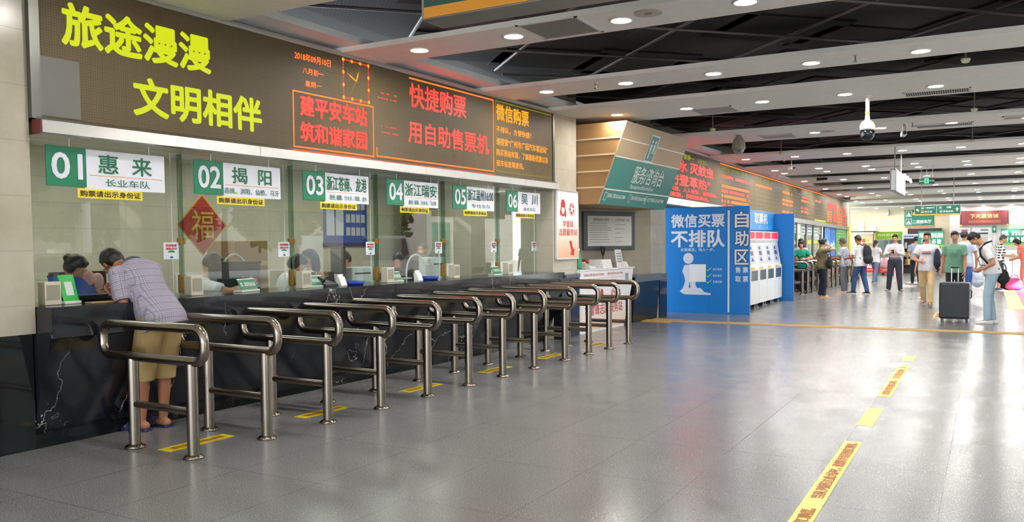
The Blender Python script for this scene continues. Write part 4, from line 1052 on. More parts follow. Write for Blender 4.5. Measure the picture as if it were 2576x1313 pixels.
for ci, (a, b_) in enumerate(cols):
    t2('开往  时间  车次', a+.1, b_-.4, 3.47, 3.56, LEDGRN, .0)
    for r_ in range(7):
        z = 3.32-r_*.125
        full = (1, 0, 1, 1, 1, 1, 1)[r_] if ci == 0 else (1 if (r_ == 0 or (ci == 2 and r_ in (2, 3, 5)) or (ci == 3 and r_ in (1, 3, 4)) or (ci == 1 and r_ == 6)) else 0)
        if full: bars(LEDORANGE if (ci+r_) % 3 else LEDRED, a+.05, b_-(.2 if ci == 0 else .9), z-.04, .07, 'led_lettering')
    mb = MB()
    for r_ in range(8): rect(mb, (.021, 0, 0), U2, V2, a, 3.41-r_*.125+z2(a)+a*.0146, b_+.2, 3.416-r_*.125+z2(a)+a*.0146)
    mb.build('green_line', LEDGRN, t)
mb = MB(); rect(mb, (.021, 0, .0), U2, V2, 21.1, 3.60+z2(0)+.0, 34.8, 3.625+z2(0))
mb.build('orange_line', LEDORANGE, t)
for q in range(3): bars(LEDRED, 34.95, 36.0, 3.30-q*.10, .085, 'led_lettering', .01, .1, .2)
for q in range(5): bars(LEDORANGE, 35.0, 36.0, 2.98-q*.09, .05, 'led_lettering', .02)
for z in (3.28, 3.18, 3.08, 2.88, 2.78, 2.68): bars(LEDRED, 36.2, 37.0, z, .08, 'led_lettering', .01, .1, .2)
for r_ in range(9): 
    for y in (37.15, 37.55, 37.95): bars(LEDORANGE, y, y+.28, 3.28-r_*.09, .055, 'led_lettering', .02)
for r_ in range(5): bars(LEDRED, 38.4, 39.3, 3.26-r_*.16, .07, 'led_lettering', .03)
rect(mb := MB(), (.021, 0, 0), U2, V2, 32.6, 2.57+z2(0), 34.7, 2.63+z2(0)); mb.build('lime_bar', LEDYEL, t)
struct('wall_far_office', MB().box((-2.6, 18.6, 0), (-2.5, 39.6, 3.2)).box((-2.6, 18.6, 0), (-.5, 18.7, 3.2)), C(150, 156, 150, .5), WM)
struct('trim_17', MB().box((-.45, 18.7, 0), (-.05, 39.55, 1.02)), MARBLE, WM)
struct('trim_18', MB().box((-.5, 16.0, 3.2), (-.13, 39.6, 4.2)), BEIGE2, WM)
far_win = [(18.7, 20.5), (20.5, 22.9), (22.9, 25.3), (25.3, 27.7), (27.7, 30.1), (30.1, 31.6), (31.6, 32.8), (32.8, 34.3)]
for k, (a, b_) in enumerate(far_win):
    wq = tag(MB().box((-.105, a+.03, 1.03), (-.095, b_-.03, 2.45+z2(b_))).build('window_%d' % (k+7), GLASS, None, WM), kind='structure')
    MB().box((-.13, b_-.03, 1.03), (-.05, b_+.03, 2.4+z2(b_))).build('post', C(120, 126, 122, .3, .5), wq)
for k, (y0, y1, z0, z1) in enumerate(((29.55, 30.05, 1.88, 2.25), (30.85, 31.50, 1.84, 2.24), (31.85, 32.65, 1.83, 2.24), (32.92, 33.75, 1.83, 2.24), (34.05, 34.5, 1.86, 2.20))):
    t = thing('window_notice', 'white number card hanging in the far ticket windows, %s from the blue booth' % ORD[k].replace('nearest', 'first'), 'notice', WM @ T(-.09, y0, z0), 'white cards in the far ticket windows')
    MB().box((0, 0, 0), (.01, y1-y0, z1-z0)).build('card', C(214, 218, 222, .5), t)
    mb = MB()
    for q in range(3): rect(mb, (.011, 0, 0), WU, WV, .1*(y1-y0), .06+q*.11, .9*(y1-y0), .10+q*.11)
    mb.build('lettering', C(110, 140, 136), t)
    tag(MB().box((0, 0, 0), (.01, (y1-y0)*.9, .13)).build('yellow_strip', C(222, 200, 40, .5), None, WM @ T(-.09, y0, 1.50)), 'yellow strip under the %s white card of the far ticket windows' % ORD[k].replace('nearest', 'first'), 'notice', 'yellow strips in the far ticket windows')
for k, (y0, y1, cc, lab) in enumerate(((34.75, 35.85, (60, 130, 200), 'tall light blue poster beside the far ticket windows'), (35.9, 37.0, (40, 96, 190), 'tall deep blue poster next to the green board'))):
    t = thing('wall_poster', lab, 'poster', WM @ T(-.04, y0, .86)); MB().box((0, 0, 0), (.02, y1-y0, 1.42)).build('sheet', C(*cc, .4), t)
    mb = MB(); poly(mb, (.021, 0, 0), WU, WV, [(.05, .35), (1.0, .35), (1.0, .6), (.7, .8), (.4, .62), (.05, .75)]); mb.build('pale_print', C(150, 200, 226), t)
    disc(mb := MB(), (.023, 0, 0), WU, WV, .6, .42, .16, 0); mb.build('red_print', C(206, 90, 80), t)
t = thing('price_board', 'tall green board with pale lines beyond the blue posters', 'notice board', WM @ T(-.04, 37.08, .80))
MB().box((0, 0, 0), (.03, 2.4, 1.45)).build('board', C(76, 150, 72, .4), t)
mb = MB()
for q in range(10): rect(mb, (.031, 0, 0), WU, WV, .3, .15+q*.12, 2.1, .17+q*.12)
mb.build('lettering', C(170, 206, 160), t)
tag(MB().box((0, 0, 0), (.05, .25, 2.2)).build('yellow_banner', C(214, 200, 70, .5), None, WM @ T(.025, 39.9, .05)), 'narrow yellow vertical banner on the pier beyond the green board', 'banner')
tag(MB().bbox((0, 0, 0), (.12, 3.6, .22), .01).build('counter_sign', C(196, 190, 60, .5), None, WM @ T(-.05, 34.8, .62)), 'low yellow sign below the blue posters', 'sign')

# ------------------------------------------------------------------ blue self-service booth
t = thing('self_service_booth', 'big blue self-service booth panel with white characters facing the camera', 'booth', T(0, 18.45, 0))
MB().bbox((-6.38, .0, 0), (-4.468, .06, 2.36), .004).build('panel', BLUE, t)
XU = (1, 0, 0); bo = (0, -.0005, 0)
mb = MB()
for x in (-6.02, -5.36): mb.box((x, -.0006, .02), (x+.004, 0, 2.34))
mb.build('seam', C(0, 70, 130), t)
GW = C(206, 212, 224, .45)
def bt(s_, x0, x1, z0, z1, bold, m=GW): text(mb := MB(), s_, (x0, -.0005, z0), XU, WV, x1-x0, z1-z0, bold); mb.build('lettering', m, t)
bt('微信买票', -6.222, -5.022, 1.915, 2.20, .034); bt('不排队', -6.222, -5.022, 1.48, 1.845, .040); bt('在家搞定，快人一步。', -6.005, -5.24, 1.378, 1.45, .018)
rect(mb := MB(), bo, XU, WV, -4.945, .04, -4.905, 2.27); mb.build('white_bar', GW, t)
NAVY = C(14, 50, 96, .5)
for s_, z0, z1 in (('自', 1.89, 2.228), ('助', 1.495, 1.815), ('区', 1.09, 1.41)):
    text(mb := MB(), s_, (-4.785, -.0005, z0), XU, WV, .29, z1-z0, .085); mb.build('lettering', NAVY, t)
    text(mb := MB(), s_, (-4.785, -.002, z0), XU, WV, .29, z1-z0, .045); mb.build('lettering', GW, t)
bt('售 票', -4.775, -4.50, .91, 1.03, .03); bt('取 票', -4.775, -4.50, .71, .83, .03)
for z, s_ in ((.955, '电子检票'), (.815, '即买即走'), (.68, '享受优惠')):
    poly(mb := MB(), bo, XU, WV, [(-5.415, z+.03), (-5.39, z+.005), (-5.30, z+.075), (-5.29, z+.07), (-5.388, z-.02), (-5.425, z+.02)]); mb.build('tick', C(150, 206, 70), t)
    bt(s_, -5.27, -5.07, z, z+.05, .01)
# plain white mannequin holding a blank card (printed)
mb = MB(); G2 = C(198, 200, 216, .5)
disc(mb, bo, XU, WV, -5.828, 1.222, .118, 0, 24, .002, .122)
poly(mb, bo, XU, WV, [(-5.92, 1.07), (-5.76, 1.09), (-5.68, 1.03), (-5.66, .62), (-5.62, .55), (-5.66, .52), (-5.77, .54), (-5.80, .72), (-5.82, .56), (-5.93, .53), (-5.95, .56), (-5.90, .72), (-5.92, .82), (-5.97, .93)], 0, .002)
poly(mb, bo, XU, WV, [(-6.03, .48), (-5.95, .56), (-5.55, .565), (-5.46, .47), (-5.31, .445), (-5.33, .41), (-5.92, .415)], 0, .001); mb.build('mannequin_print', G2, t)
rect(mb := MB(), bo, XU, WV, -5.80, .70, -5.43, 1.09, 0, .004); mb.build('blank_card', C(216, 218, 226, .5), t)
t = thing('booth_divider', 'plain blue booth panel closing the far side of the ticket machines', 'booth', T(0, 23.27, 0))
MB().bbox((-6.35, 0, 0), (-4.472, .06, 2.33), .004).build('panel', BLUE, t)
t = thing('booth_header', 'bright blue header board with white characters above the ticket machines', 'header board', T(-4.99, 18.52, 1.87))
MB().box((-.05, 0, 0), (0, 4.74, .49)).build('board', C(30, 140, 214, .4), t)
for s_, y0, y1 in (('售票机', .3, 1.95), ('取票机', 2.55, 3.95)): text(mb := MB(), s_, (0, y0, .17), WU, WV, y1-y0, .26, .045); mb.build('lettering', C(232, 232, 238), t)
mb = MB()
for y in (1.1, 2.1, 3.1, 3.9): rect(mb, (0, 0, 0), WU, WV, y, .05, y+.05, .12)
mb.build('white_mark', C(214, 226, 240), t)
def kiosk():
    t = thing('ticket_machine', '', 'ticket machine', None, 'white ticket machines in the blue booth')
    prof = [(-.70, .11), (0, .11), (0, .95), (-.03, 1.0), (-.12, 1.55), (-.10, 1.62), (-.10, 1.84), (-.70, 1.84)]
    MB().prism([(x, .006, z) for x, z in prof], (0, .845, 0)).build('cabinet', C(232, 232, 234, .35), t)
    MB().box((-.0995, .08, 1.66), (-.094, .78, 1.815)).build('red_display', EM('kiosk_red', (.62, .01, .04), 1.0), t)
    U, V = Vector((0, 1, 0)), Vector((-.09, 0, .55)).normalized(); O_ = (-.03, 0, 1.0)
    rect(mb := MB(), O_, U, V, .13, .06, .72, .52, 0, .002); mb.build('control_panel', C(204, 208, 214, .3), t)
    mb = MB(); rect(mb, O_, U, V, .30, .26, .58, .36, 0, .004); rect(mb, O_, U, V, .32, .40, .50, .47, 0, .004); mb.build('keypad', C(58, 54, 92, .3), t)
    poly(mb := MB(), O_, U, V, [(.28, .12), (.56, .12), (.42, .22)], 0, .004); mb.build('blue_triangle', C(50, 66, 150), t)
    MB().box((0, .10, .66), (.004, .72, .90)).build('ticket_slot', C(70, 88, 86, .2), t)
    MB().box((0, .06, .92), (.004, .40, .98)).build('yellow_label', C(236, 190, 70), t)
    for x in (-.62, -.08):
        for y in (.1, .75): MB().cyl((x, y, .0), (x, y, .025), .05, None, 12).cyl((x, y, .02), (x, y, .11), .018, None, 8).build('foot', C(150, 150, 152, .3, .8), t)
    return t
kk = kiosk()
for k in range(4):
    lab = 'white self-service ticket machine with red display, %s from the characters panel' % ('first', 'second', 'third', 'farthest')[k]
    M = T(-4.76, 19.74+.862*k, 0)
    if k == 0: kk.matrix_world = M; kk['label'] = lab
    else: dup(kk, M, lab)

# ------------------------------------------------------------------ ceiling fixtures
def lamp_proto():
    t = thing('downlight', '', 'downlight', None, 'round downlights in the white ceiling beams')
    MB().lathe([(.092, 0), (.115, 0), (.118, -.008), (.105, -.014), (.09, -.010), (.088, 0)], (0, 0, 0), 24).build('trim_ring', C(226, 224, 220, .4), t)
    MB().lathe([(0, 0), (.088, 0), (.088, -.006), (.05, -.010), (0, -.011)], (0, 0, 0), 20).build('lamp', LAMP, t)
    return t
lp = None
NB = ['first', 'second', 'third', 'fourth', 'fifth', 'sixth', 'seventh', 'eighth', 'ninth', 'tenth', 'eleventh', 'last']
rows = [(1, 7.68, 0), (2, 10.67, 0), (3, 13.17, 0), (4, 17.35, 1), (5, 21.3, 0), (6, 24.4, 0), (6, 25.6, 0), (7, 28.45, 0), (8, 32.2, 0), (9, 35.2, 0), (9, 37.1, 0), (10, 39.6, 0), (10, 41.6, 0), (11, 46.6, 0)]
for (bi, y, off) in rows:
    for j in range(7):
        x = -5.42+1.182*j+.014*(y-10)
        if bi == 4 and j in (0, 1): continue
        if bi == 4 and j == 4: y_ = 17.45
        lab = 'round downlight, %s from the ticket wall in the %s white ceiling beam' % (NB[j], NB[bi])
        if bi in (6, 9, 10): lab += (', nearer row' if y in (24.4, 35.2, 39.6) else ', farther row')
        M = T(x, y, beam_z(bi))
        if lp is None: lp = lamp_proto(); lp.matrix_world = M; lp['label'] = lab
        else: dup(lp, M, lab)
for j, (x, y) in enumerate(((-5.0, 1.2), (-3.0, 1.2), (-1.0, 1.2), (1.0, 1.2), (-5.0, 4.4), (-3.0, 4.4), (-1, 4.4), (1, 4.4), (-4, -4), (0, -4), (-4, -9), (0, -9), (3.5, 1.2), (3.5, -4), (3.5, 4.4))):  # unseen lamps added to light the near end of the hall
    dup(lp, T(x, y, 3.70), 'added round downlight, out of view, in the wide white ceiling band before the first beam')
def vent(x, y, z, sx, sy, lab, slat=True, sl='y'):
    t = thing('air_vent', lab, 'air vent', T(x, y, z), 'air vents in the white ceiling beams')
    mb = MB()
    for a in ((-sx, -sy, sx, -sy+.03), (-sx, sy-.03, sx, sy), (-sx, -sy, -sx+.03, sy), (sx-.03, -sy, sx, sy)): mb.box((a[0], a[1], -.008), (a[2], a[3], 0))
    mb.build('frame', C(226, 224, 222, .4), t)
    MB().box((-sx+.03, -sy+.03, -.002), (sx-.03, sy-.03, -.001)).build('backing', C(70, 68, 68, .8) if slat else C(186, 182, 180), t)
    mb = MB()
    n = int(2*(sx if sl == 'x' else sy)/.03)
    for q in range(1, n):
        if sl == 'x': mb.box((-sx+q*.03-.004, -sy+.03, -.006), (-sx+q*.03+.008, sy-.03, -.004))
        else: mb.box((-sx+.03, -sy+q*.03-.004, -.006), (sx-.03, -sy+q*.03+.008, -.004))
    mb.build('grille', C(176, 172, 170, .5), t)
vent(-3.73, 7.66, 3.70, .33, .33, 'square white air grille in the first white ceiling beam beside the hanging sign')
vent(-3.86, 13.62, 3.70, .34, .33, 'flat square air grille in the wide third ceiling beam', False)
vent(-.66, 13.73, 3.70, .44, .20, 'long slotted air vent in the wide third ceiling beam', True, 'x')
vent(-3.70, 17.55, 3.69, .34, .3, 'flat square panel grille in the fourth ceiling beam', False)
vent(-.72, 17.6, 3.69, .48, .20, 'long slotted air vent in the fourth ceiling beam', True, 'x')
vent(.6, 17.2, 3.69, .4, .2, 'pale flat air grille at the right end of the fourth ceiling beam', False)
vent(-2.4, 25.0, beam_z(6), .45, .2, 'flat square grille between the two lamp rows of the sixth beam', False)
for x, y, bi, lab in ((-2.78, 7.58, 1, 'round grey ceiling speaker in the first white beam'), (-2.71, 17.33, 4, 'round grey ceiling speaker in the fourth white beam')):
    t = thing('ceiling_speaker', lab, 'speaker', T(x, y, beam_z(bi)), 'ceiling speakers')
    MB().lathe([(0, 0), (.12, 0), (.12, -.006), (0, -.012)], (0, 0, 0), 24).build('grille', C(140, 126, 116, .6), t)
    MB().lathe([(.118, 0), (.13, 0), (.13, -.01), (.118, -.01)], (0, 0, 0), 24).build('ring', C(190, 180, 170, .5), t)
for x, y, z, lab in ((-4.57, 10.45, 3.70, 'second beam left of the vent'), (-1.35, 10.5, 3.70, 'second beam between two lamps'), (-1.2, 16.9, 3.69, 'fourth beam near the white box camera'), (-4.4, 21.6, beam_z(5), 'fifth beam near the grey box camera')):
    t = thing('fire_sprinkler', 'small metal fire sprinkler under the %s' % lab, 'sprinkler', T(x, y, z), 'fire sprinklers')
    MB().lathe([(0, 0), (.035, 0), (.03, -.012), (0, -.012)], (0, 0, 0), 14).build('cup', C(206, 200, 194, .3, .5), t)
    MB().cyl((0, 0, -.01), (0, 0, -.075), .008, None, 8).build('stem', C(110, 100, 96, .3, .8), t)
    MB().cyl((0, 0, -.075), (0, 0, -.08), .026, None, 12).build('deflector', C(110, 100, 96, .3, .8), t)
for x, y, z, lab in ((-.264, 12.0, 3.86, 'cream smoke detector in the dark gap before the wide third beam'), (-.22, 16.4, 3.84, 'cream smoke detector at the front edge of the fourth beam'), (-4.7, 16.42, 3.84, 'cream smoke detector above the dome camera'), (-4.2, 20.3, 3.70, 'cream smoke detector hanging from the fifth beam edge'), (-.3, 20.3, 3.72, 'cream smoke detector at the right of the fifth beam edge')):
    t = thing('smoke_detector', lab, 'smoke detector', T(x, y, z-.05), 'smoke detectors')
    MB().lathe([(0, 0), (.055, 0), (.055, -.02), (.04, -.05), (0, -.055)], (0, 0, 0), 18).build('head', C(226, 218, 186, .5), t)
    MB().cyl((0, 0, 0), (0, 0, .30), .012, None, 8).build('conduit', C(120, 116, 110), t)
# pan-tilt camera hanging from a pole
t = thing('dome_camera', 'white and black dome camera hanging on a white pole from the ceiling', 'camera', T(-1.566, 13.55, 0), 'ceiling cameras')
MB().cyl((0, 0, 3.42), (0, 0, 3.70), .028, .030, 14).cyl((0, 0, 3.685), (0, 0, 3.70), .06, None, 16).build('pole', C(226, 226, 222, .4), t)
MB().cyl((0, 0, 3.44), (0, 0, 3.475), .031, None, 14).build('yellow_band', C(226, 196, 60), t)
MB().lathe([(0, 3.42), (.03, 3.42), (.035, 3.36), (.045, 3.34), (.08, 3.32), (.105, 3.27), (.11, 3.20), (0, 3.20)], (0, 0, 0), 24).build('housing', C(228, 230, 226, .35), t)
MB().lathe([(0, 3.20), (.10, 3.20), (.098, 3.14), (.09, 3.10), (.06, 3.06), (0, 3.045)], (0, 0, 0), 24).build('dark_dome', C(20, 28, 32, .15), t)
MB().cyl((-.045, -.075, 3.13), (-.055, -.095, 3.13), .028, None, 14).build('lens', C(70, 80, 90, .1), t)
t = thing('dome_camera', 'grey ribbed dome camera under the fourth ceiling beam', 'camera', T(-4.33, 16.95, 0), 'ceiling cameras')
MB().lathe([(0, 3.70), (.045, 3.70), (.05, 3.66), (.095, 3.60), (.125, 3.52), (.13, 3.45), (.135, 3.43), (.125, 3.41), (0, 3.41)], (0, 0, 0), 28).build('housing', C(146, 140, 128, .5), t)
mb = MB()
for a in range(12): mb.tube([(.05*math.cos(a*PI/6), .05*math.sin(a*PI/6), 3.662), (.098*math.cos(a*PI/6), .098*math.sin(a*PI/6), 3.60), (.128*math.cos(a*PI/6), .128*math.sin(a*PI/6), 3.52), (.133*math.cos(a*PI/6), .133*math.sin(a*PI/6), 3.45)], .006, 6)
mb.build('rib', C(160, 154, 142, .5), t)
MB().ell((0, 0, 3.41), (.11, .11, .095)).build('clear_dome', C(150, 150, 152, .08), t)
MB().cyl((.03, -.08, 3.39), (.035, -.11, 3.385), .04, None, 16).build('lens', C(30, 30, 36, .1), t)
def bullet(x, y, z0, z, deg, body, lab, sz=1.0):
    t = thing('box_camera', lab, 'camera', T(x, y, 0) @ RZ(deg), 'ceiling cameras')
    MB().cyl((0, 0, z), (0, 0, z0), .014, None, 10).build('pole', C(150, 146, 140, .4), t)
    MB().bbox((-.04*sz, -.16*sz, z-.11), (.04*sz, .16*sz, z-.03), .01).build('housing', body, t)
    MB().cyl((0, -.16*sz, z-.07), (0, -.20*sz, z-.07), .03*sz, None, 12).build('lens', C(24, 24, 28, .2), t)
    MB().tube([(.0, .16*sz, z-.07), (.05, .20, z-.02), (.04, .12, z+.08), (.0, .02, z+.14)], .006, 6).build('cable', C(60, 58, 56), t)
bullet(-4.30, 22.0, beam_z(5), 3.48, 30, C(206, 196, 190, .4), 'grey box camera on a pole under the fifth ceiling beam, aimed at the hall')
bullet(-4.44, 27.3, 4.11, 3.56, 60, C(40, 40, 42, .4), 'black box camera on a pole above the far end of the timetable board')
bullet(-1.35, 17.0, 3.69, 3.58, 10, C(216, 214, 208, .4), 'small white box camera right of the hanging dome camera')
# signs hanging from the ceiling
YEL = C(206, 138, 22, .45); DG = C(16, 70, 58, .4)
t = thing('hanging_sign', 'dark green reception sign with yellow stripe hanging at the top of the picture', 'sign', T(-3.0, 4.24, 2.905))
MB().bbox((0, 0, 0), (2.7, .24, .72), .03).build('case', C(140, 138, 134, .35, .6), t)
MB().box((.03, -.004, .055), (2.67, .0005, .70)).build('green_face', DG, t)
MB().box((.03, -.005, .012), (2.67, .0005, .075)).build('yellow_stripe', YEL, t)
frame(mb := MB(), (0, -.005, 0), XU, WV, .09, .11, .33, .55, .008); rect(mb, (0, -.005, 0), XU, WV, .185, .14, .195, .36); rect(mb, (0, -.005, 0), XU, WV, .20, .14, .21, .36); disc(mb, (0, -.005, 0), XU, WV, .2, .44, .035); mb.build('pictogram', C(196, 206, 202), t)
text(mb := MB(), 'Reception/Information', (.37, -.005, .145), XU, WV, .95, .07, .008); text(mb, '服务/咨询台', (.37, -.005, .28), XU, WV, 1.1, .24, .015); mb.build('lettering', C(196, 206, 202), t)
for x in (.5, 2.2): MB().cyl((x, .12, .72), (x, .12, 1.5), .015, None, 10).build('hanger', C(120, 120, 120, .3, .8), t)
t = thing('light_box', 'grey edge-on light box hanging from the ceiling on two rods', 'light box', T(-1.85, 20.0, 0))
MB().bbox((0, 0, 2.64), (.13, 2.3, 3.13), .03).build('case', C(170, 172, 172, .35, .5), t)
MB().box((.1305, .08, 2.69), (.134, 2.22, 3.08)).build('lit_face', EM('light_box_face', (.80, .92, .96), .95), t)
for y in (.35, 1.9): MB().cyl((.065, y, 3.13), (.065, y, 3.62), .014, None, 8).build('rod', C(170, 168, 164, .4), t)
for q in range(3): MB().lathe([(0, 0), (.05, -.0), (.06, -.05), (0, -.055)], (.30, .3+.75*q, 2.98), 12, 0, (.6, 0, .2)).cyl((.13, .3+.75*q, 3.0), (.3, .3+.75*q, 2.98), .012).build('spot_lamp', EM('sign_spot', (1, .98, .95), 2.0), t)
t = thing('exit_sign', 'small black exit sign with a green running figure hanging from the ceiling', 'exit sign', T(-1.418, 25.0, 0))
MB().bbox((-.19, 0, 3.07), (.19, .03, 3.235), .005).build('case', C(16, 22, 20, .4), t)
eg = EM('exit_green', (.03, .9, .25), 1.4); ex = MB(); eo = (0, 0, 3.07)
rect(ex, eo, XU, WV, -.05, .02, .05, .15); rect(ex, eo, XU, WV, -.15, .075, -.06, .085); rect(ex, eo, XU, WV, .06, .075, .15, .085); poly(ex, eo, XU, WV, [(.15, .06), (.175, .08), (.15, .10)]); poly(ex, eo, XU, WV, [(-.15, .10), (-.175, .08), (-.15, .06)]); ex.build('green_symbol', eg, t)
mb = MB(); disc(mb, eo, XU, WV, .005, .125, .013, 0, 10, .004); poly(mb, eo, XU, WV, [(-.02, .105), (.02, .105), (.01, .065), (.03, .03), (.015, .025), (-.005, .06), (-.03, .03), (-.04, .035), (-.015, .07)], 0, .004); mb.build('running_figure', C(14, 40, 26), t)
for x in (-.14, 0, .14): MB().cyl((x, .015, 3.235), (x, .015, 3.6), .005, None, 6).build('wire', C(150, 150, 148), t)

# ------------------------------------------------------------------ far end of the hall
GS = C(20, 110, 84, .45); LW = C(226, 234, 230, .5)
t = thing('hanging_sign', 'green double direction sign with arrows hanging before the end wall', 'sign', T(-2.05, 30.0, 2.375))
MB().bbox((0, 0, 0), (1.325, .10, .335), .03).build('case', C(190, 206, 200, .35), t)
MB().box((.015, -.003, .045), (1.31, .0, .315)).build('green_face', C(14, 100, 78, .4), t)
MB().box((.015, -.004, .012), (1.31, .0, .042)).build('yellow_stripe', C(214, 178, 60), t)
so = (0, -.004, 0)
def arrow(mb, O_, cx, cy, k, deg):
    a = math.radians(deg); pts = [(0, .06), (.055, .0), (.02, .0), (.02, -.06), (-.02, -.06), (-.02, .0), (-.055, .0)]
    poly(mb, O_, XU, WV, [(cx+k*(p*math.cos(a)-q*math.sin(a)), cy+k*(p*math.sin(a)+q*math.cos(a))) for p, q in pts])
mb = MB(); arrow(mb, so, .10, .18, .85, 45); arrow(mb, so, 1.22, .18, .95, 0); mb.build('arrow', LW, t)
mb = MB(); text(mb, '一楼候车厅', (.30, -.004, .215), XU, WV, .29, .055, .02); text(mb, '洗手间', (.30, -.004, .09), XU, WV, .21, .06, .02); text(mb, '2楼', (.92, -.004, .215), XU, WV, .13, .065, .03); text(mb, '安检进站', (.83, -.004, .09), XU, WV, .28, .06, .02); mb.build('lettering', LW, t)
rect(mb := MB(), so, XU, WV, .64, .06, .65, .31); mb.build('divider', LW, t)
mb = MB()
for x, z in ((.20, .21), (.20, .085), (.71, .21), (.73, .085)): frame(mb, so, XU, WV, x, z, x+.08, z+.075, .006); poly(mb, so, XU, WV, [(x+.015, z+.015), (x+.04, z+.06), (x+.065, z+.015)])
mb.build('pictogram', LW, t)
for x in (.2, 1.12): MB().cyl((x, .05, .335), (x, .05, 1.73), .012, None, 8).build('hanger', C(170, 168, 164, .4), t)
t = thing('wall_sign', 'large green waiting hall sign on the end wall', 'sign', T(-3.72, 47.91, 2.36))
MB().bbox((0, 0, 0), (1.35, .08, .80), .01).build('board', GS, t); MB().box((0, -.003, -.04), (1.35, .05, -.001)).build('orange_edge', C(226, 150, 80), t)
bo2 = (0, -.003, 0); mb = MB()
for z in (.46, .06): frame(mb, bo2, XU, WV, .06, z, .34, z+.3, .02); poly(mb, bo2, XU, WV, [(.10, z+.05), (.2, z+.24), (.30, z+.05)])
mb.build('pictogram', LW, t)
mb = MB(); text(mb, '母婴候车室', (.38, -.003, .52), XU, WV, .86, .17, .03); text(mb, '二楼候车厅', (.38, -.003, .12), XU, WV, .86, .17, .03); text(mb, 'Waiting Hall', (.38, -.003, .06), XU, WV, .4, .04, .01); mb.build('lettering', LW, t)
t = thing('wooden_plaque', 'dark red wooden plaque with gold characters on the end wall', 'plaque', T(-1.10, 46.87, 2.33))
MB().bbox((0, 0, 0), (1.98, .06, .68), .01).build('board', C(118, 54, 56, .4), t)
for x in (-.03, 1.95): MB().cyl((x, .03, -.06), (x, .03, .74), .045, None, 14).build('scroll_rod', C(90, 36, 38, .4), t)
mb = MB()
for x in (-.03, 1.95):
    for z in (-.03, .71): mb.ell((x, .01, z), .055)
mb.build('gold_knob', C(206, 176, 90, .35), t)
text(mb := MB(), '下天赢信诚', (.36, 0, .33), XU, WV, 1.2, .20, .012); mb.build('lettering', C(226, 190, 110), t)
rect(mb := MB(), (0, 0, 0), XU, WV, .30, .10, 1.65, .22); mb.build('gold_line_print', C(150, 84, 66), t)
def gsign(x, y, z, lab):
    t = thing('gate_sign', lab, 'sign', T(x, y, z), 'green ticket check signs'); MB().bbox((0, 0, 0), (1.06, .05, .72), .01).build('board', C(28, 130, 100, .45), t)
    MB().box((0, -.004, 0), (1.06, .0, .09)).build('lime_edge', C(120, 170, 60), t)
    mb = MB(); text(mb, '凭票、身份证进站', (.04, -.0005, .42), XU, WV, .98, .22, .035); text(mb, '行 包 必 检', (.14, -.0005, .14), XU, WV, .8, .22, .04); mb.build('lettering', LW, t)
    for q in (.1, .96): MB().cyl((q, .025, -z), (q, .025, 0), .02, None, 8).build('post', C(170, 170, 170, .3, .7), t)
gsign(-2.77, 43.2, 1.30, 'green ticket and identity check sign behind the walking man in a white T-shirt')
gsign(.53, 43.6, 1.36, 'green ticket and identity check sign at the right edge')
t = thing('arrow_sign', 'small green square sign with a white up arrow beside the security gate', 'sign', T(.20, 44.6, 1.92))
MB().box((0, 0, 0), (.17, .03, .33)).build('board', C(28, 130, 100, .45), t); mb = MB(); arrow(mb, (0, 0, 0), .085, .17, 1.2, 0); mb.build('arrow', LW, t)
MB().cyl((.085, .015, -1.91), (.085, .015, 0), .015, None, 8).build('post', C(180, 180, 180), t)
def gate(x0, x1, y, lab, lite):
    t = thing('security_gate', lab, 'security gate', T(x0, y, 0), 'walk-through security gates'); wq = x1-x0; g = C(206, 206, 210, .4)
    for x in (0, wq-.12): MB().bbox((x, 0, 0), (x+.12, .6, 2.05), .02).build('side_panel', g, t)
    MB().bbox((0, .02, 1.93), (wq, .58, 2.17), .02).build('crosshead', g, t)
    rect(mb := MB(), (0, .019, 0), XU, WV, wq*.45, 2.02, wq*.85, 2.08); mb.build('display', lite, t)
    rect(mb := MB(), (0, .015, 0), XU, WV, .12, 1.86, wq-.12, 1.93); mb.build('dark_edge', C(50, 54, 60), t)
gate(-1.36, -.66, 44.2, 'left walk-through security gate with a red display', C(206, 60, 60))
gate(-.62, .16, 44.2, 'right walk-through security gate beside the arrow sign', C(90, 96, 110))
t = thing('barrier_cabinet', 'low white barrier cabinets beside the security gates', 'barrier', T(-.55, 42.2, 0))
MB().bbox((0, 0, .08), (.75, .4, 1.05), .02).build('cabinet', C(206, 206, 208, .4), t); MB().box((.36, -.004, .1), (.37, 0, 1.0)).build('seam', C(120, 120, 124), t)
for x in (.06, .69): MB().cyl((x, .2, 0), (x, .2, .08), .04).build('foot', C(60, 60, 62), t)
t = thing('barrier_cabinet', 'white glass-fronted barrier rail at the right edge of the hall', 'barrier', T(.62, 41.0, 0))
MB().bbox((0, 0, .9), (1.0, .35, 1.15), .02).build('top_box', C(216, 214, 212, .4), t)
for x in (.02, .33, .64, .95): MB().cyl((x, .17, 0), (x, .17, .9), .025, None, 10).build('post', C(180, 180, 184, .3, .6), t)
MB().box((.05, .16, .15), (.95, .18, .85)).build('glass_panel', GLASS, t)
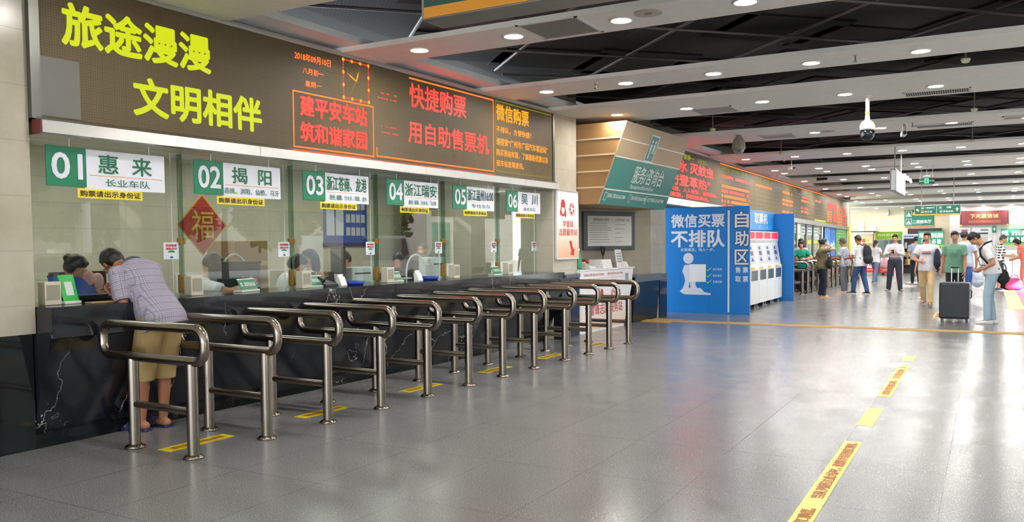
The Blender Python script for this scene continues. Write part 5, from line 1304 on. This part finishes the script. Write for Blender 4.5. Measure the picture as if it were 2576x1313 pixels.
# snack stall and shop fronts
t = thing('snack_stall', 'lit snack stall with yellow goods below the end wall', 'stall', T(-6.1, 45.5, 0))
MB().bbox((0, 0, 0), (1.15, 1.6, .80), .02).build('counter', C(206, 200, 190, .5), t)
MB().box((0, 1.55, .8), (1.15, 1.6, 2.05)).build('back_panel', C(232, 220, 180, .5), t)
MB().bbox((-.05, -.05, 2.03), (1.25, 1.65, 2.09), .01).build('roof', C(50, 50, 50, .5), t)
for z in (1.15, 1.5): MB().box((.02, .9, z), (1.13, 1.5, z+.025)).build('shelf', C(236, 226, 196), t)
MB().box((.05, .3, 1.98), (1.1, .45, 2.03)).build('strip_lamp', EM('stall_lamp', (1, .93, .72), 9.0), t)
MB().box((1.15, 0, .0), (1.2, .08, 2.05)).build('post', C(196, 60, 50), t)
rr = random.Random(4); k_ = 0
for z in (.80, 1.175, 1.525):
    for x in np.arange(.06, 1.02, .16):
        c_ = rr.choice(((236, 206, 40), (240, 180, 50), (226, 226, 210), (200, 70, 50), (240, 214, 90)))
        tag(MB().bbox((0, 0, 0), (.13, .12, rr.uniform(.14, .26)), .01).build('snack_packet', C(*c_, .5), None, T(-6.1+x, 46.45, z+.001)), 'snack packet on the shelves of the lit stall', 'snack packet', 'snack packets on the lit stall shelves')
t = thing('restaurant', 'glass shop front under a lime green restaurant sign', 'shop front', T(-4.88, 45.8, 0))
MB().bbox((-.0, -.05, 1.66), (1.24, .05, 2.05), .01).build('lime_sign', C(126, 170, 20, .5), t)
text(mb := MB(), '园林菜餐厅', (.12, -.051, 1.83), XU, WV, .95, .13, .03); text(mb, '快餐小吃', (.55, -.051, 1.70), XU, WV, .6, .06, .01); mb.build('lettering', C(206, 222, 150), t)
for x in (0, .6, 1.19): MB().box((x, 0, 0), (x+.05, .05, 1.66)).build('mullion', C(150, 156, 152, .4), t)
MB().box((.05, .02, .1), (1.19, .03, 1.64)).build('shop_glass', GLASS, t)
MB().box((.05, .6, 0), (1.19, .65, 1.64)).build('interior_wall', C(120, 120, 124), t)
MB().box((.82, .0, 1.0), (1.05, .015, 1.5)).build('paper', C(222, 222, 222), t)
t = thing('corner_shop', 'narrow shop with dark shelves and a pale blue sign', 'shop front', T(-3.25, 45.6, 0))
MB().bbox((-.38, -.05, 1.70), (.55, .05, 1.92), .01).build('pale_sign', C(206, 212, 236, .5), t)
text(mb := MB(), '候车购物小超市', (-.30, -.051, 1.76), XU, WV, .76, .09, .03); mb.build('lettering', C(70, 80, 130), t)
MB().box((-.38, .4, 0), (.6, .45, 1.70)).build('back_panel', C(56, 52, 54, .6), t)
for x in (-.38, .55): MB().box((x, 0, 0), (x+.05, .45, 1.7)).build('side_panel', C(214, 210, 210), t)
for z in (.4, .8, 1.2): MB().box((-.33, .1, z), (.55, .4, z+.03)).build('shelf', C(120, 116, 114), t)
for z in (.43, .83, 1.23):
    for q, x in enumerate(np.arange(-.28, .48, .15)):
        c_ = rr.choice(((206, 200, 60), (210, 210, 206), (90, 130, 90), (196, 160, 60), (150, 60, 60)))
        tag(MB().bbox((0, 0, 0), (.1, .1, rr.uniform(.14, .28)), .01).build('shop_packet', C(*c_, .5), None, T(-3.25+x, 45.75, z+.001)), 'packet on the dark shelves of the narrow shop', 'packet', 'packets in the narrow shop')
tag(MB().box((0, 0, 0), (1.55, .25, 2.22)).build('door_1', C(44, 40, 40, .6), None, T(-3.55, 47.75, 0)), kind='structure')
t = thing('wall_paper', 'white framed paper on the end wall above the snack stall', 'notice', T(-6.0, 47.97, 2.12))
MB().box((0, 0, 0), (.34, .02, .50)).build('frame', C(226, 226, 222), t); MB().box((.03, -.004, .03), (.31, 0, .47)).build('sheet', C(240, 240, 238), t)
tag(MB().bbox((0, 0, 0), (.40, .06, .26), .01).build('wall_monitor', C(196, 208, 230, .3), None, T(-5.45, 47.92, 2.14)), 'pale blue small screen on the end wall above the snack stall', 'screen')
t = thing('wall_camera', 'white camera on the end wall under the ceiling', 'camera', T(-4.5, 47.9, 3.0), 'ceiling cameras')
MB().bbox((-.06, -.2, -.06), (.06, .05, .06), .02).build('housing', C(226, 222, 214), t); MB().box((-.03, .03, -.1), (.03, .1, .2)).build('bracket', C(206, 200, 190), t)
def freezer(x, y, wq, lab):
    t = thing('drink_freezer', lab, 'freezer', T(x, y, 0), 'red and white drink freezers')
    MB().bbox((0, 0, .12), (wq, .6, .34), .02).build('red_skirt', C(206, 50, 36, .4), t); MB().bbox((0, 0, .34), (wq, .6, .80), .02).build('white_body', C(226, 228, 234, .35), t)
    MB().box((.1, -.004, .24), (wq-.1, 0, .27)).build('pale_line', C(236, 200, 160), t)
    for a in (.08, wq-.08):
        for b_ in (.1, .5): MB().cyl((a, b_, 0), (a, b_, .12), .04, None, 10).build('caster', C(50, 50, 50), t)
freezer(-5.35, 42.8, .9, 'red and white drink freezer behind the man in the striped shirt')
freezer(-4.3, 42.6, .85, 'red and white drink freezer behind the woman with the ponytail')
t = thing('guard_rail', 'white tubular guard rail before the narrow shop', 'railing', T(-3.12, 38.6, 0))
MB().tube([(0, 0, 0), (0, 0, .95), (-.03, .03, 1.03), (-.08, .2, 1.05), (-.3, 1.3, 1.05), (-.33, 1.4, 1.0), (-.34, 1.42, 0)], .028, 10).build('hoop', C(226, 226, 224, .3), t)
t = thing('stacked_goods', 'blue and red box of goods beside the grey-shirt man', 'box', T(-3.62, 41.6, 0)); MB().bbox((0, 0, 0), (.3, .3, .5), .01).build('red_box', C(206, 50, 50), t); MB().bbox((0, 0, .5), (.3, .3, .9), .01).build('blue_box', C(80, 170, 214), t)

# ------------------------------------------------------------------ people
PLAID = m_plaid('fine_check_cotton', (158, 153, 164), (114, 103, 124), (96, 90, 114), .017, .0045)
KHAKI = FAB(158, 132, 88)
person('man in a checked shirt and khaki shorts bending over the ticket counter', WM @ T(.13, 4.57, 0) @ RZ(90), H=1.80, vox=.0085, lean=21, bend=26, tilt=-6, neck=94, pitch=50, necklen=.175, turn=-3,
       feet=((-.07, .0), (.13, -.02)), toe=(12, 2), pel=(.03, -.16), drop=.01, hands=((-.15, .20, 1.15), (-.05, .24, 1.16)), elb=((-.25, -.9, -.45), (.4, -.6, -.6)),
       curl=.75, palm=((.3, .2, .9), (-.3, .2, .9)), top=PLAID, sleeve=.78, hem=-.09, bottom=KHAKI, leg=.60, legr=1.2, shoe=C(24, 34, 84, .5), sandal=True, skin=SKIN2, collar=C(84, 92, 104, .8), build=1.0, group='people at the ticket windows')
# clerks behind the glass
WSH = FAB(222, 222, 228)
def clerk(label, d, s, deg, **kw):
    kw.setdefault('top', WSH); kw.setdefault('sleeve', .7)
    return person(label, WM @ T(d, s, .021) @ RZ(deg), H=kw.pop('H', 1.66), vox=.015, sit=.72, feet=((-.1, .40), (.1, .40)), bottom=FAB(40, 42, 52), shoe=BLACK, group='clerks in the ticket office', **kw)
clerk('clerk in a white blouse bending her dark head at window 01', -1.05, 4.50, -60, lean=12, nod=24, hair='bun', female=True, hands=((-.12, .42, .98), (.2, .45, 1.10)))
clerk('grey-haired clerk in a white shirt reaching forward at window 02', -1.0, 5.97, -40, lean=14, nod=16, hands=((-.1, .5, 1.14), (.16, .55, 1.14)))
clerk('clerk with folded bare arms at the right of window 02', -1.1, 7.24, -30, lean=18, nod=30, hands=((.06, .48, 1.13), (-.02, .5, 1.13)), female=True, hair='bob')
clerk('clerk with long dark hair seen from behind at window 03', -1.25, 8.02, 140, lean=4, hair='long', female=True)
clerk('clerk in a white shirt turned away from the glass at window 03', -1.1, 8.68, 160, lean=16, nod=10, hands=((-.25, .35, 1.05), (.2, .4, 1.0)))
clerk('seated clerk with dark hair low behind the counter at window 04', -1.0, 9.36, 30, lean=20, nod=30, top=FAB(60, 56, 56), hands=((-.12, .42, 1.12), (.12, .42, 1.12)))
person('man in a dark jacket standing bent behind window 04', WM @ T(-1.8, 10.85, .021) @ RZ(20), H=1.72, vox=.015, lean=22, bend=16, nod=28, top=FAB(84, 80, 70), sleeve=1.8, bottom=FAB(60, 72, 84), shoe=BLACK, hands=((-.15, .42, .98), (.15, .42, .98)), group='clerks in the ticket office')

# people in the hall
JEANS = FAB(48, 74, 120); LJEANS = FAB(164, 190, 206); NAVYT = FAB(34, 38, 54); DARK = FAB(34, 36, 42)
def lj(): return LJEANS
STR = m_stripe('striped_knit', (228, 226, 226), (96, 92, 96), .040, .009)
PIN = m_vstripe('pinstripe_shirt', (206, 200, 204), (150, 140, 156), .035, .008)
GREYS = FAB(176, 176, 182)
person('woman in an olive top and dark jeans hiding her face with one hand', at(-4.03, 24.88, -62), H=1.64, female=True, lean=2, nod=10, hair='bun', top=FAB(112, 98, 62), sleeve=.6, hem=-.07, bottom=NAVYT, shoe=C(206, 176, 140), sandal=True,
       feet=((-.08, -.02), (.07, .04)), hands=((-.20, .06, .97), (.05, .17, 1.47)), elb=((-1, -.5, .1), (.9, .4, -.6)), legr=.6)
person('woman in a teal shirt leaning on the queue rail beyond the booth', at(-4.95, 27.2, 172), H=1.60, female=True, lean=14, nod=2, hair='bob', top=FAB(20, 140, 116), sleeve=.6, bottom=DARK, shoe=BLACK, hands=((-.18, .36, 1.05), (.12, .38, 1.05)), elb=((-1, -.2, -.5), (1, -.2, -.5)))
person('woman in a white blouse standing behind the woman in teal', at(-5.15, 28.0, 170), H=1.66, female=True, hair='long', top=FAB(214, 206, 206), sleeve=.6, bottom=DARK, shoe=BLACK)
person('grey-haired man in a pale polo shirt and grey trousers facing left', at(-3.77, 27.47, 80), H=1.66, lean=6, nod=8, hairm=C(70, 66, 62, .6), top=m_plaid('pale_polo_check', (190, 190, 200), (120, 122, 138), (100, 104, 120), .05, .012), sleeve=.7, bottom=FAB(104, 108, 114), shoe=C(206, 170, 150), skin=SKIN2,
       hands=((-.14, .36, 1.06), (.24, -.06, .84)), build=1.05)
person('man in a white striped shirt and jeans with a black backpack', at(-3.26, 26.95, 62), H=1.74, lean=6, nod=16, top=STR, sleeve=.8, hem=-.11, bottom=JEANS, shoe=C(26, 30, 40), skin=SKIN2,
       feet=((-.07, .20), (.10, -.16)), toe=(12, -12), hands=((-.20, .34, 1.06), (.12, .34, 1.08)), build=1.06)
person('woman with a black ponytail in a white T-shirt walking away', at(-3.64, 34.15, -28), H=1.60, female=True, hair='pony', top=FAB(226, 226, 232), sleeve=.6, bottom=FAB(112, 134, 164), shoe=C(90, 110, 130), feet=((-.08, .22), (.08, -.20)), toe=(4, -4), hands=(None, (.34, .12, .92)))
person('man in a pinstripe shirt and dark trousers looking at his phone', at(-2.50, 28.86, 176), H=1.76, lean=-1, nod=10, top=PIN, sleeve=1.8, hem=.06, untucked=False, bottom=FAB(46, 48, 62), shoe=C(70, 60, 58), belt=C(96, 64, 56),
       feet=((-.17, .02), (.17, .02)), toe=(30, -16), hands=((-.05, .27, 1.24), (.07, .25, 1.22)), elb=((-1, -.5, -.6), (1, -.5, -.6)), legr=1.6, curl=.9)
person('man in a grey-blue shirt and dark trousers walking away', at(-2.27, 34.3, 4), H=1.72, top=FAB(160, 166, 184), sleeve=.7, hem=-.06, bottom=FAB(30, 34, 38), shoe=BLACK, feet=((-.10, .02), (.12, -.20)), lift=(0, .03))
person('man in a white T-shirt and khaki trousers walking towards the camera', at(-1.24, 22.5, 176), H=1.76, nod=6, top=FAB(222, 216, 220), sleeve=.62, hem=-.09, bottom=FAB(214, 184, 138), shoe=C(70, 40, 44), feet=((-.10, .22), (.09, -.22)), lift=(0, .05), toe=(6, -6),
       hands=((-.32, .10, .95), (.12, .28, 1.08)), elb=((-.6, -.8, -.3), (1, -.6, -.5)), print_=[(.36, -.10, .10, 1), (.32, -.10, .10, 0)])
person('man in a green T-shirt standing behind the black suitcase', at(-.62, 21.6, 165), H=1.76, turn=20, top=FAB(112, 160, 134), sleeve=.62, hem=-.10, bottom=DARK, shoe=BLACK, hands=((-.24, .14, .86), None), build=.98)
person('woman carrying a pink bag half hidden behind the man in white', at(-1.45, 25.6, 170), H=1.60, female=True, hair='bob', top=FAB(120, 100, 104), sleeve=.6, bottom=FAB(24, 22, 26), skirt=.42, shoe=C(206, 196, 190), hands=((-.18, .20, 1.0), None))
person('man in a light blue shirt seen from behind near the security gates', at(-.50, 25.0, 10), H=1.80, top=FAB(176, 184, 206), sleeve=.6, hem=-.09, bottom=FAB(72, 110, 180), shoe=BLACK, nod=6, turn=-35, hands=(None, (.28, .04, .90)))
person('young man in a white T-shirt and torn light jeans looking down at his waist', at(.07, 18.12, 96), H=1.78, vox=.0105, lean=5, bend=22, neck=52, pitch=58, necklen=.14, turn=6, top=FAB(226, 224, 224), sleeve=.72, hem=-.02, bottom=lj(), shoe=C(226, 224, 220), feet=((-.09, .06), (.10, -.06)), toe=(4, -10), pel=(0, -.02),
       hands=((-.13, .17, 1.02), (.12, .19, 1.02)), elb=((-.8, -1, .1), (.8, -1, .1)), palm=((.6, 0, .6), (-.6, 0, .6)), legr=.7, belt=C(206, 180, 40), curl=.8)
person('person in a black and white patterned long shirt facing right', at(.33, 30.6, -84), H=1.72, lean=6, nod=20, top=m_blocks('block_print', (226, 226, 230), (24, 24, 30), .085), sleeve=.9, hem=-.34, bottom=FAB(60, 70, 84), leg=.72, shoe=C(40, 60, 90), hands=((-.12, .34, 1.08), (.16, .34, 1.08)), hairm=C(66, 58, 52))
person('woman in an orange sleeveless outfit stooping over bags at the right edge', at(1.08, 31.2, 70), H=1.66, female=True, lean=14, bend=12, nod=20, hair='bob', top=FAB(226, 116, 100), sleeve=0, hem=-.12, bottom=FAB(226, 130, 112), legr=2.2, shoe=C(226, 214, 206), hands=((-.12, .36, .96), (.12, .36, .96)))

# what they carry or have put down
t = thing('backpack', 'black backpack on the back of the man in the striped shirt', 'backpack', at(-3.26, 26.95, 62) @ T(0, -.02, 0))
mb = MB(); mb.ell((0, -.20, 1.22), (.16, .10, .24)); mb.ell((0, -.23, 1.04), (.17, .12, .14)); mb.ell((0, -.16, 1.38), (.10, .07, .10)); mb.remesh(.014).build('bag_body', FAB(28, 30, 36), t)
for sx in (-1, 1): MB().tube([(sx*.09, -.13, 1.44), (sx*.12, .0, 1.50), (sx*.13, .11, 1.42), (sx*.14, .10, 1.2), (sx*.15, -.08, 1.06)], .016, 6).build('strap', FAB(24, 24, 28), t)
def soft_bag(label, M, r, col, name='handbag', handle=True, z=0.0):
    t = thing(name, label, 'bag', M)
    mb = MB(); mb.ell((0, 0, r[2]*.8), r); mb.ell((0, 0, r[2]*.5), (r[0]*1.08, r[1]*1.1, r[2]*.55)); mb.remesh(.014).build('bag_body', FAB(*col), t)
    if handle: MB().tube([(r[0]*.5*math.cos(PI*q/8), 0, r[2]*1.62+.12*math.sin(PI*q/8)) for q in range(9)], .010, 6).build('handle', FAB(*col), t)
    return t
soft_bag('beige cloth bag hanging from the hand of the man in the polo shirt', at(-3.52, 27.6, 10, .46), (.13, .08, .21), (166, 150, 116))
soft_bag('black shoulder bag at the hip of the woman in olive', at(-3.80, 24.72, 30, .84), (.09, .10, .17), (28, 30, 34))
soft_bag('pink carrier bag in the hand of the woman with the ponytail', at(-3.28, 34.1, 0, .56), (.17, .09, .21), (214, 160, 168))
soft_bag('black sling bag hanging behind the young man in light jeans', at(.27, 18.10, 20, .76), (.10, .09, .15), (30, 31, 36))
soft_bag('navy jacket bundle over the arm of the walking man in white', at(-1.02, 22.35, 80, .92), (.10, .07, .26), (36, 42, 66), 'folded_jacket', False)
soft_bag('clear plastic bag with bottles in the hand of the man in light blue', at(-.20, 25.0, 0, .38), (.14, .10, .22), (196, 206, 226), 'plastic_bag')
soft_bag('pink sheet of cloth bag held by the woman behind the walking man', at(-1.22, 25.35, 0, .82), (.12, .07, .20), (226, 150, 160))
soft_bag('magenta travel bag lying on the floor at the right edge', at(.76, 30.7, 30, .0), (.26, .18, .22), (180, 64, 124), 'travel_bag')
soft_bag('black and tan travel bag lying on the floor left of the magenta one', at(.52, 30.95, -20, .0), (.17, .15, .28), (40, 36, 40), 'travel_bag')
t = thing('mobile_phone', 'dark mobile phone in the hands of the man in the pinstripe shirt', 'phone', at(-2.50, 28.86, 176) @ T(.01, .335, 1.245)); MB().bbox((-.038, -.006, -.06), (.038, .006, .06), .004).build('case', C(24, 24, 28, .3), t); MB().box((-.033, -.008, -.055), (.033, -.006, .055)).build('screen', C(60, 66, 76, .1), t)
t = thing('sling_strap', 'black bag strap across the chest of the young man in light jeans', 'strap', at(.07, 18.12, 96))
MB().tube([(-.02, .0, 1.545), (-.10, .10, 1.51), (-.15, .20, 1.40), (-.17, .19, 1.28), (-.185, .06, 1.12), (-.15, -.12, 1.02)], .018, 6).tube([(-.16, .17, 1.30), (-.15, .23, 1.22), (-.16, .19, 1.10), (-.185, .04, 1.10)], .010, 6).build('strap', FAB(24, 24, 28), t)
t = thing('banknotes', 'small wad of pale paper held by the man in the checked shirt', 'paper', WM @ T(-.17, 4.46, 1.215) @ RZ(20)); MB().box((-.06, -.035, 0), (.06, .035, .004)).build('note', C(206, 196, 190), t); MB().box((-.05, -.03, .0045), (.07, .04, .007)).build('note', C(196, 186, 186), t)
# suitcase
t = thing('suitcase', 'large black ribbed suitcase with raised silver handle', 'suitcase', T(-.525, 18.30, 0) @ RZ(-4))
MB().bbox((-.26, -.15, .065), (.26, .15, .765), .04).build('shell', C(26, 28, 36, .4), t)
mb = MB()
for q in range(17): mb.bbox((-.235+q*.0285, -.156, .11), (-.2215+q*.0285, -.148, .72), .003)
mb.build('rib', C(34, 36, 44, .4), t)
MB().box((-.262, -.012, .1), (.262, .012, .74)).box((-.22, -.012, .764), (.22, .012, .768)).build('zip_seam', C(120, 116, 110, .4, .6), t)
for sx in (-.07, .045): MB().cyl((sx, .10, .765), (sx, .10, 1.035), .010, None, 8).build('pull_rod', C(206, 208, 206, .25, .9), t)
MB().bbox((-.085, .075, 1.03), (.065, .125, 1.062), .01).build('pull_grip', C(34, 34, 38), t)
MB().tube([(.262, 0, .62), (.285, 0, .60), (.285, 0, .48), (.262, 0, .46)], .010, 6).build('side_handle', C(40, 36, 40), t)
for x in (-.21, .21):
    for y in (-.10, .10): MB().cyl((x-.012, y, .028), (x+.012, y, .028), .028, None, 14).box((x-.014, y-.02, .03), (x+.014, y+.02, .07)).build('wheel', C(46, 40, 44, .4), t)

# ------------------------------------------------------------------ outdoors, seen in the window glass
rr = random.Random(21)
def tree(x, y, h, r, lab, n=2600):
    t = thing('street_tree', lab, 'tree', T(x, y, -.02), 'street trees outside the hall')
    MB().tube([(0, 0, 0), (.1, .05, h*.25), (0, .1, h*.5), (.15, 0, h*.75)], [.16, .13, .10, .05], 8).build('trunk', C(96, 84, 70, .8), t)
    mb = MB(); lobes = [(rr.uniform(-r*.6, r*.6), rr.uniform(-r*.6, r*.6), h*rr.uniform(.30, .95), r*rr.uniform(.35, .6)) for _ in range(12)]
    for q in range(n):
        cx, cy, cz, cr = rr.choice(lobes); d = Vector((rr.gauss(0, 1), rr.gauss(0, 1), rr.gauss(0, .8))).normalized()*cr*rr.uniform(.6, 1.05)
        p = Vector((cx, cy, cz))+d; a = Vector((rr.gauss(0, 1), rr.gauss(0, 1), rr.gauss(0, 1))).normalized()*.30; b_ = a.cross(Vector((rr.gauss(0, 1), rr.gauss(0, 1), rr.gauss(0, 1)))).normalized()*.20
        mb.raw([p-a, p+b_, p+a, p-b_], [(0, 1, 2, 3)])
    mb.build('foliage', LEAF, t)
for k, (x, y, h, r) in enumerate(((16.5, 3, 8, 3.2), (17, 8.5, 8.5, 3.4), (16, 14, 8, 3.0), (17.5, 19, 8.5, 3.4), (16.5, 24.5, 8, 3.2), (18, 30, 8, 3.4), (17, 36, 8, 3.2), (17, -4, 8, 3.2), (24, 6, 10, 4), (24, 16, 10, 4), (24, 27, 10, 4))):
    tree(x, y, h, r, 'leafy green street tree outside, mirrored in the ticket window glass')
struct('wall_backdrop', MB().box((34, -40, 0), (35, 75, 16)), BEIGE2)  # added building backdrop, keeps bright sky out of the glass reflections
t = thing('boundary_wall', 'low white wall with red characters outside, mirrored in window 01', 'wall', T(12.5, -6, -.02))
MB().bbox((0, 0, 0), (.2, 17, 1.75), .01).build('wall_body', C(232, 234, 236, .6), t)
MB().box((-.01, 0, 1.75), (.1, 10, 2.05)).build('blue_banner', C(120, 130, 160, .6), t); MB().box((-.01, 10.2, 1.75), (.1, 17, 2.0)).build('yellow_banner', C(206, 190, 120, .6), t)
text(mb := MB(), '平安出行文明乘车', (-.012, 9.5, 1.80), (0, -1, 0), WV, 9, .2, .02); mb.build('lettering', C(200, 70, 60), t)
# stair ramp with white railing
t = thing('footbridge_ramp', 'grey footbridge ramp with white railings outside, mirrored in windows 01 to 03', 'footbridge', T(13.6, 6.0, 0))
MB().prism([(0, 0, 1.9), (0, 12, 4.9), (0, 12, 5.3), (0, 0, 2.3)], (1.8, 0, 0)).build('deck', C(190, 192, 190, .7), t)
mb = MB()
for q in range(61): mb.cyl((0, q*.2, 2.28+q*.05), (0, q*.2, 3.2+q*.05), .02, None, 5, 0, False)
mb.build('baluster_rib', C(236, 238, 238, .5), t)
MB().tube([(0, 0, 3.2), (0, 12, 6.2)], .04, 8).build('handrail', C(236, 238, 238, .5), t)
for y in (1.0, 6.0, 11.0): MB().cyl((.9, y, -.02), (.9, y, 1.95+y*.25), .25, None, 14).build('pier', C(200, 200, 196, .7), t)
def vehicle(x, y, deg, L, Wd, Hh, col, lab, name, cat, van):
    t = thing(name, lab, cat, T(x, y, -.02) @ RZ(deg)); h = Wd/2
    prof = [(-L/2, .35), (L/2, .35), (L/2, .8), (L*.36, 1.0), (L*.27, Hh), (-L*.48, Hh), (-L/2, 1.0)] if van else [(-L/2, .32), (L/2, .32), (L/2, .72), (L*.25, .88), (L*.08, Hh), (-L*.26, Hh), (-L*.42, .92), (-L/2, .85)]
    bm_ = MB(); rings = [[(a, sy*h*(.92 if b_ > 1.0 else 1), b_) for a, b_ in prof] for sy in (-1, 1)]; n_ = len(prof)
    bm_.raw(rings[0]+rings[1], [list(range(n_))[::-1], list(range(n_, 2*n_))]+[(k, (k+1) % n_, n_+(k+1) % n_, n_+k) for k in range(n_)]); bm_.build('body', C(*col, .25), t)
    for sy in (-1, 1):
        wq = [(-L*.44, 1.05), (L*.30, 1.05), (L*.25, Hh-.12), (-L*.44, Hh-.12)] if van else [(-L*.33, .92), (L*.19, .92), (L*.07, Hh-.07), (-L*.24, Hh-.07)]
        MB().prism([(a, sy*(h*.97 if not van else h+.0)*1.0, b_) for a, b_ in wq], (0, sy*.02, 0)).build('side_glass', C(50, 58, 64, .1), t)
        for a in (-L*.32, L*.32): MB().cyl((a, sy*(h-.2), .33), (a, sy*(h+.01), .33), .33, None, 20).build('wheel', C(24, 24, 26, .6), t)
    if not van: MB().bbox((-.35, -.18, Hh), (-.05, .18, Hh+.12), .02).build('roof_light', C(236, 236, 226, .4), t)
vehicle(9.3, 25.5, 90, 5.2, 1.9, 2.0, (236, 238, 240), 'white van parked outside, mirrored in windows 05 and 06', 'van', 'van', True)
vehicle(9.6, 13.5, 90, 4.5, 1.75, 1.46, (226, 230, 226), 'white car parked outside, mirrored in window 04', 'car', 'car', False)
vehicle(9.6, 8.2, 90, 4.5, 1.75, 1.46, (60, 150, 120), 'green taxi parked outside, mirrored in window 02', 'car', 'car', False)
t = thing('street_sign', 'green street information board outside, mirrored in window 05', 'sign', T(9.0, 29.5, -.02)); MB().box((0, 0, .8), (.1, 1.2, 2.6)).build('board', C(40, 140, 110, .5), t); MB().cyl((.05, .6, 0), (.05, .6, .8), .06).build('post', C(140, 140, 140), t)
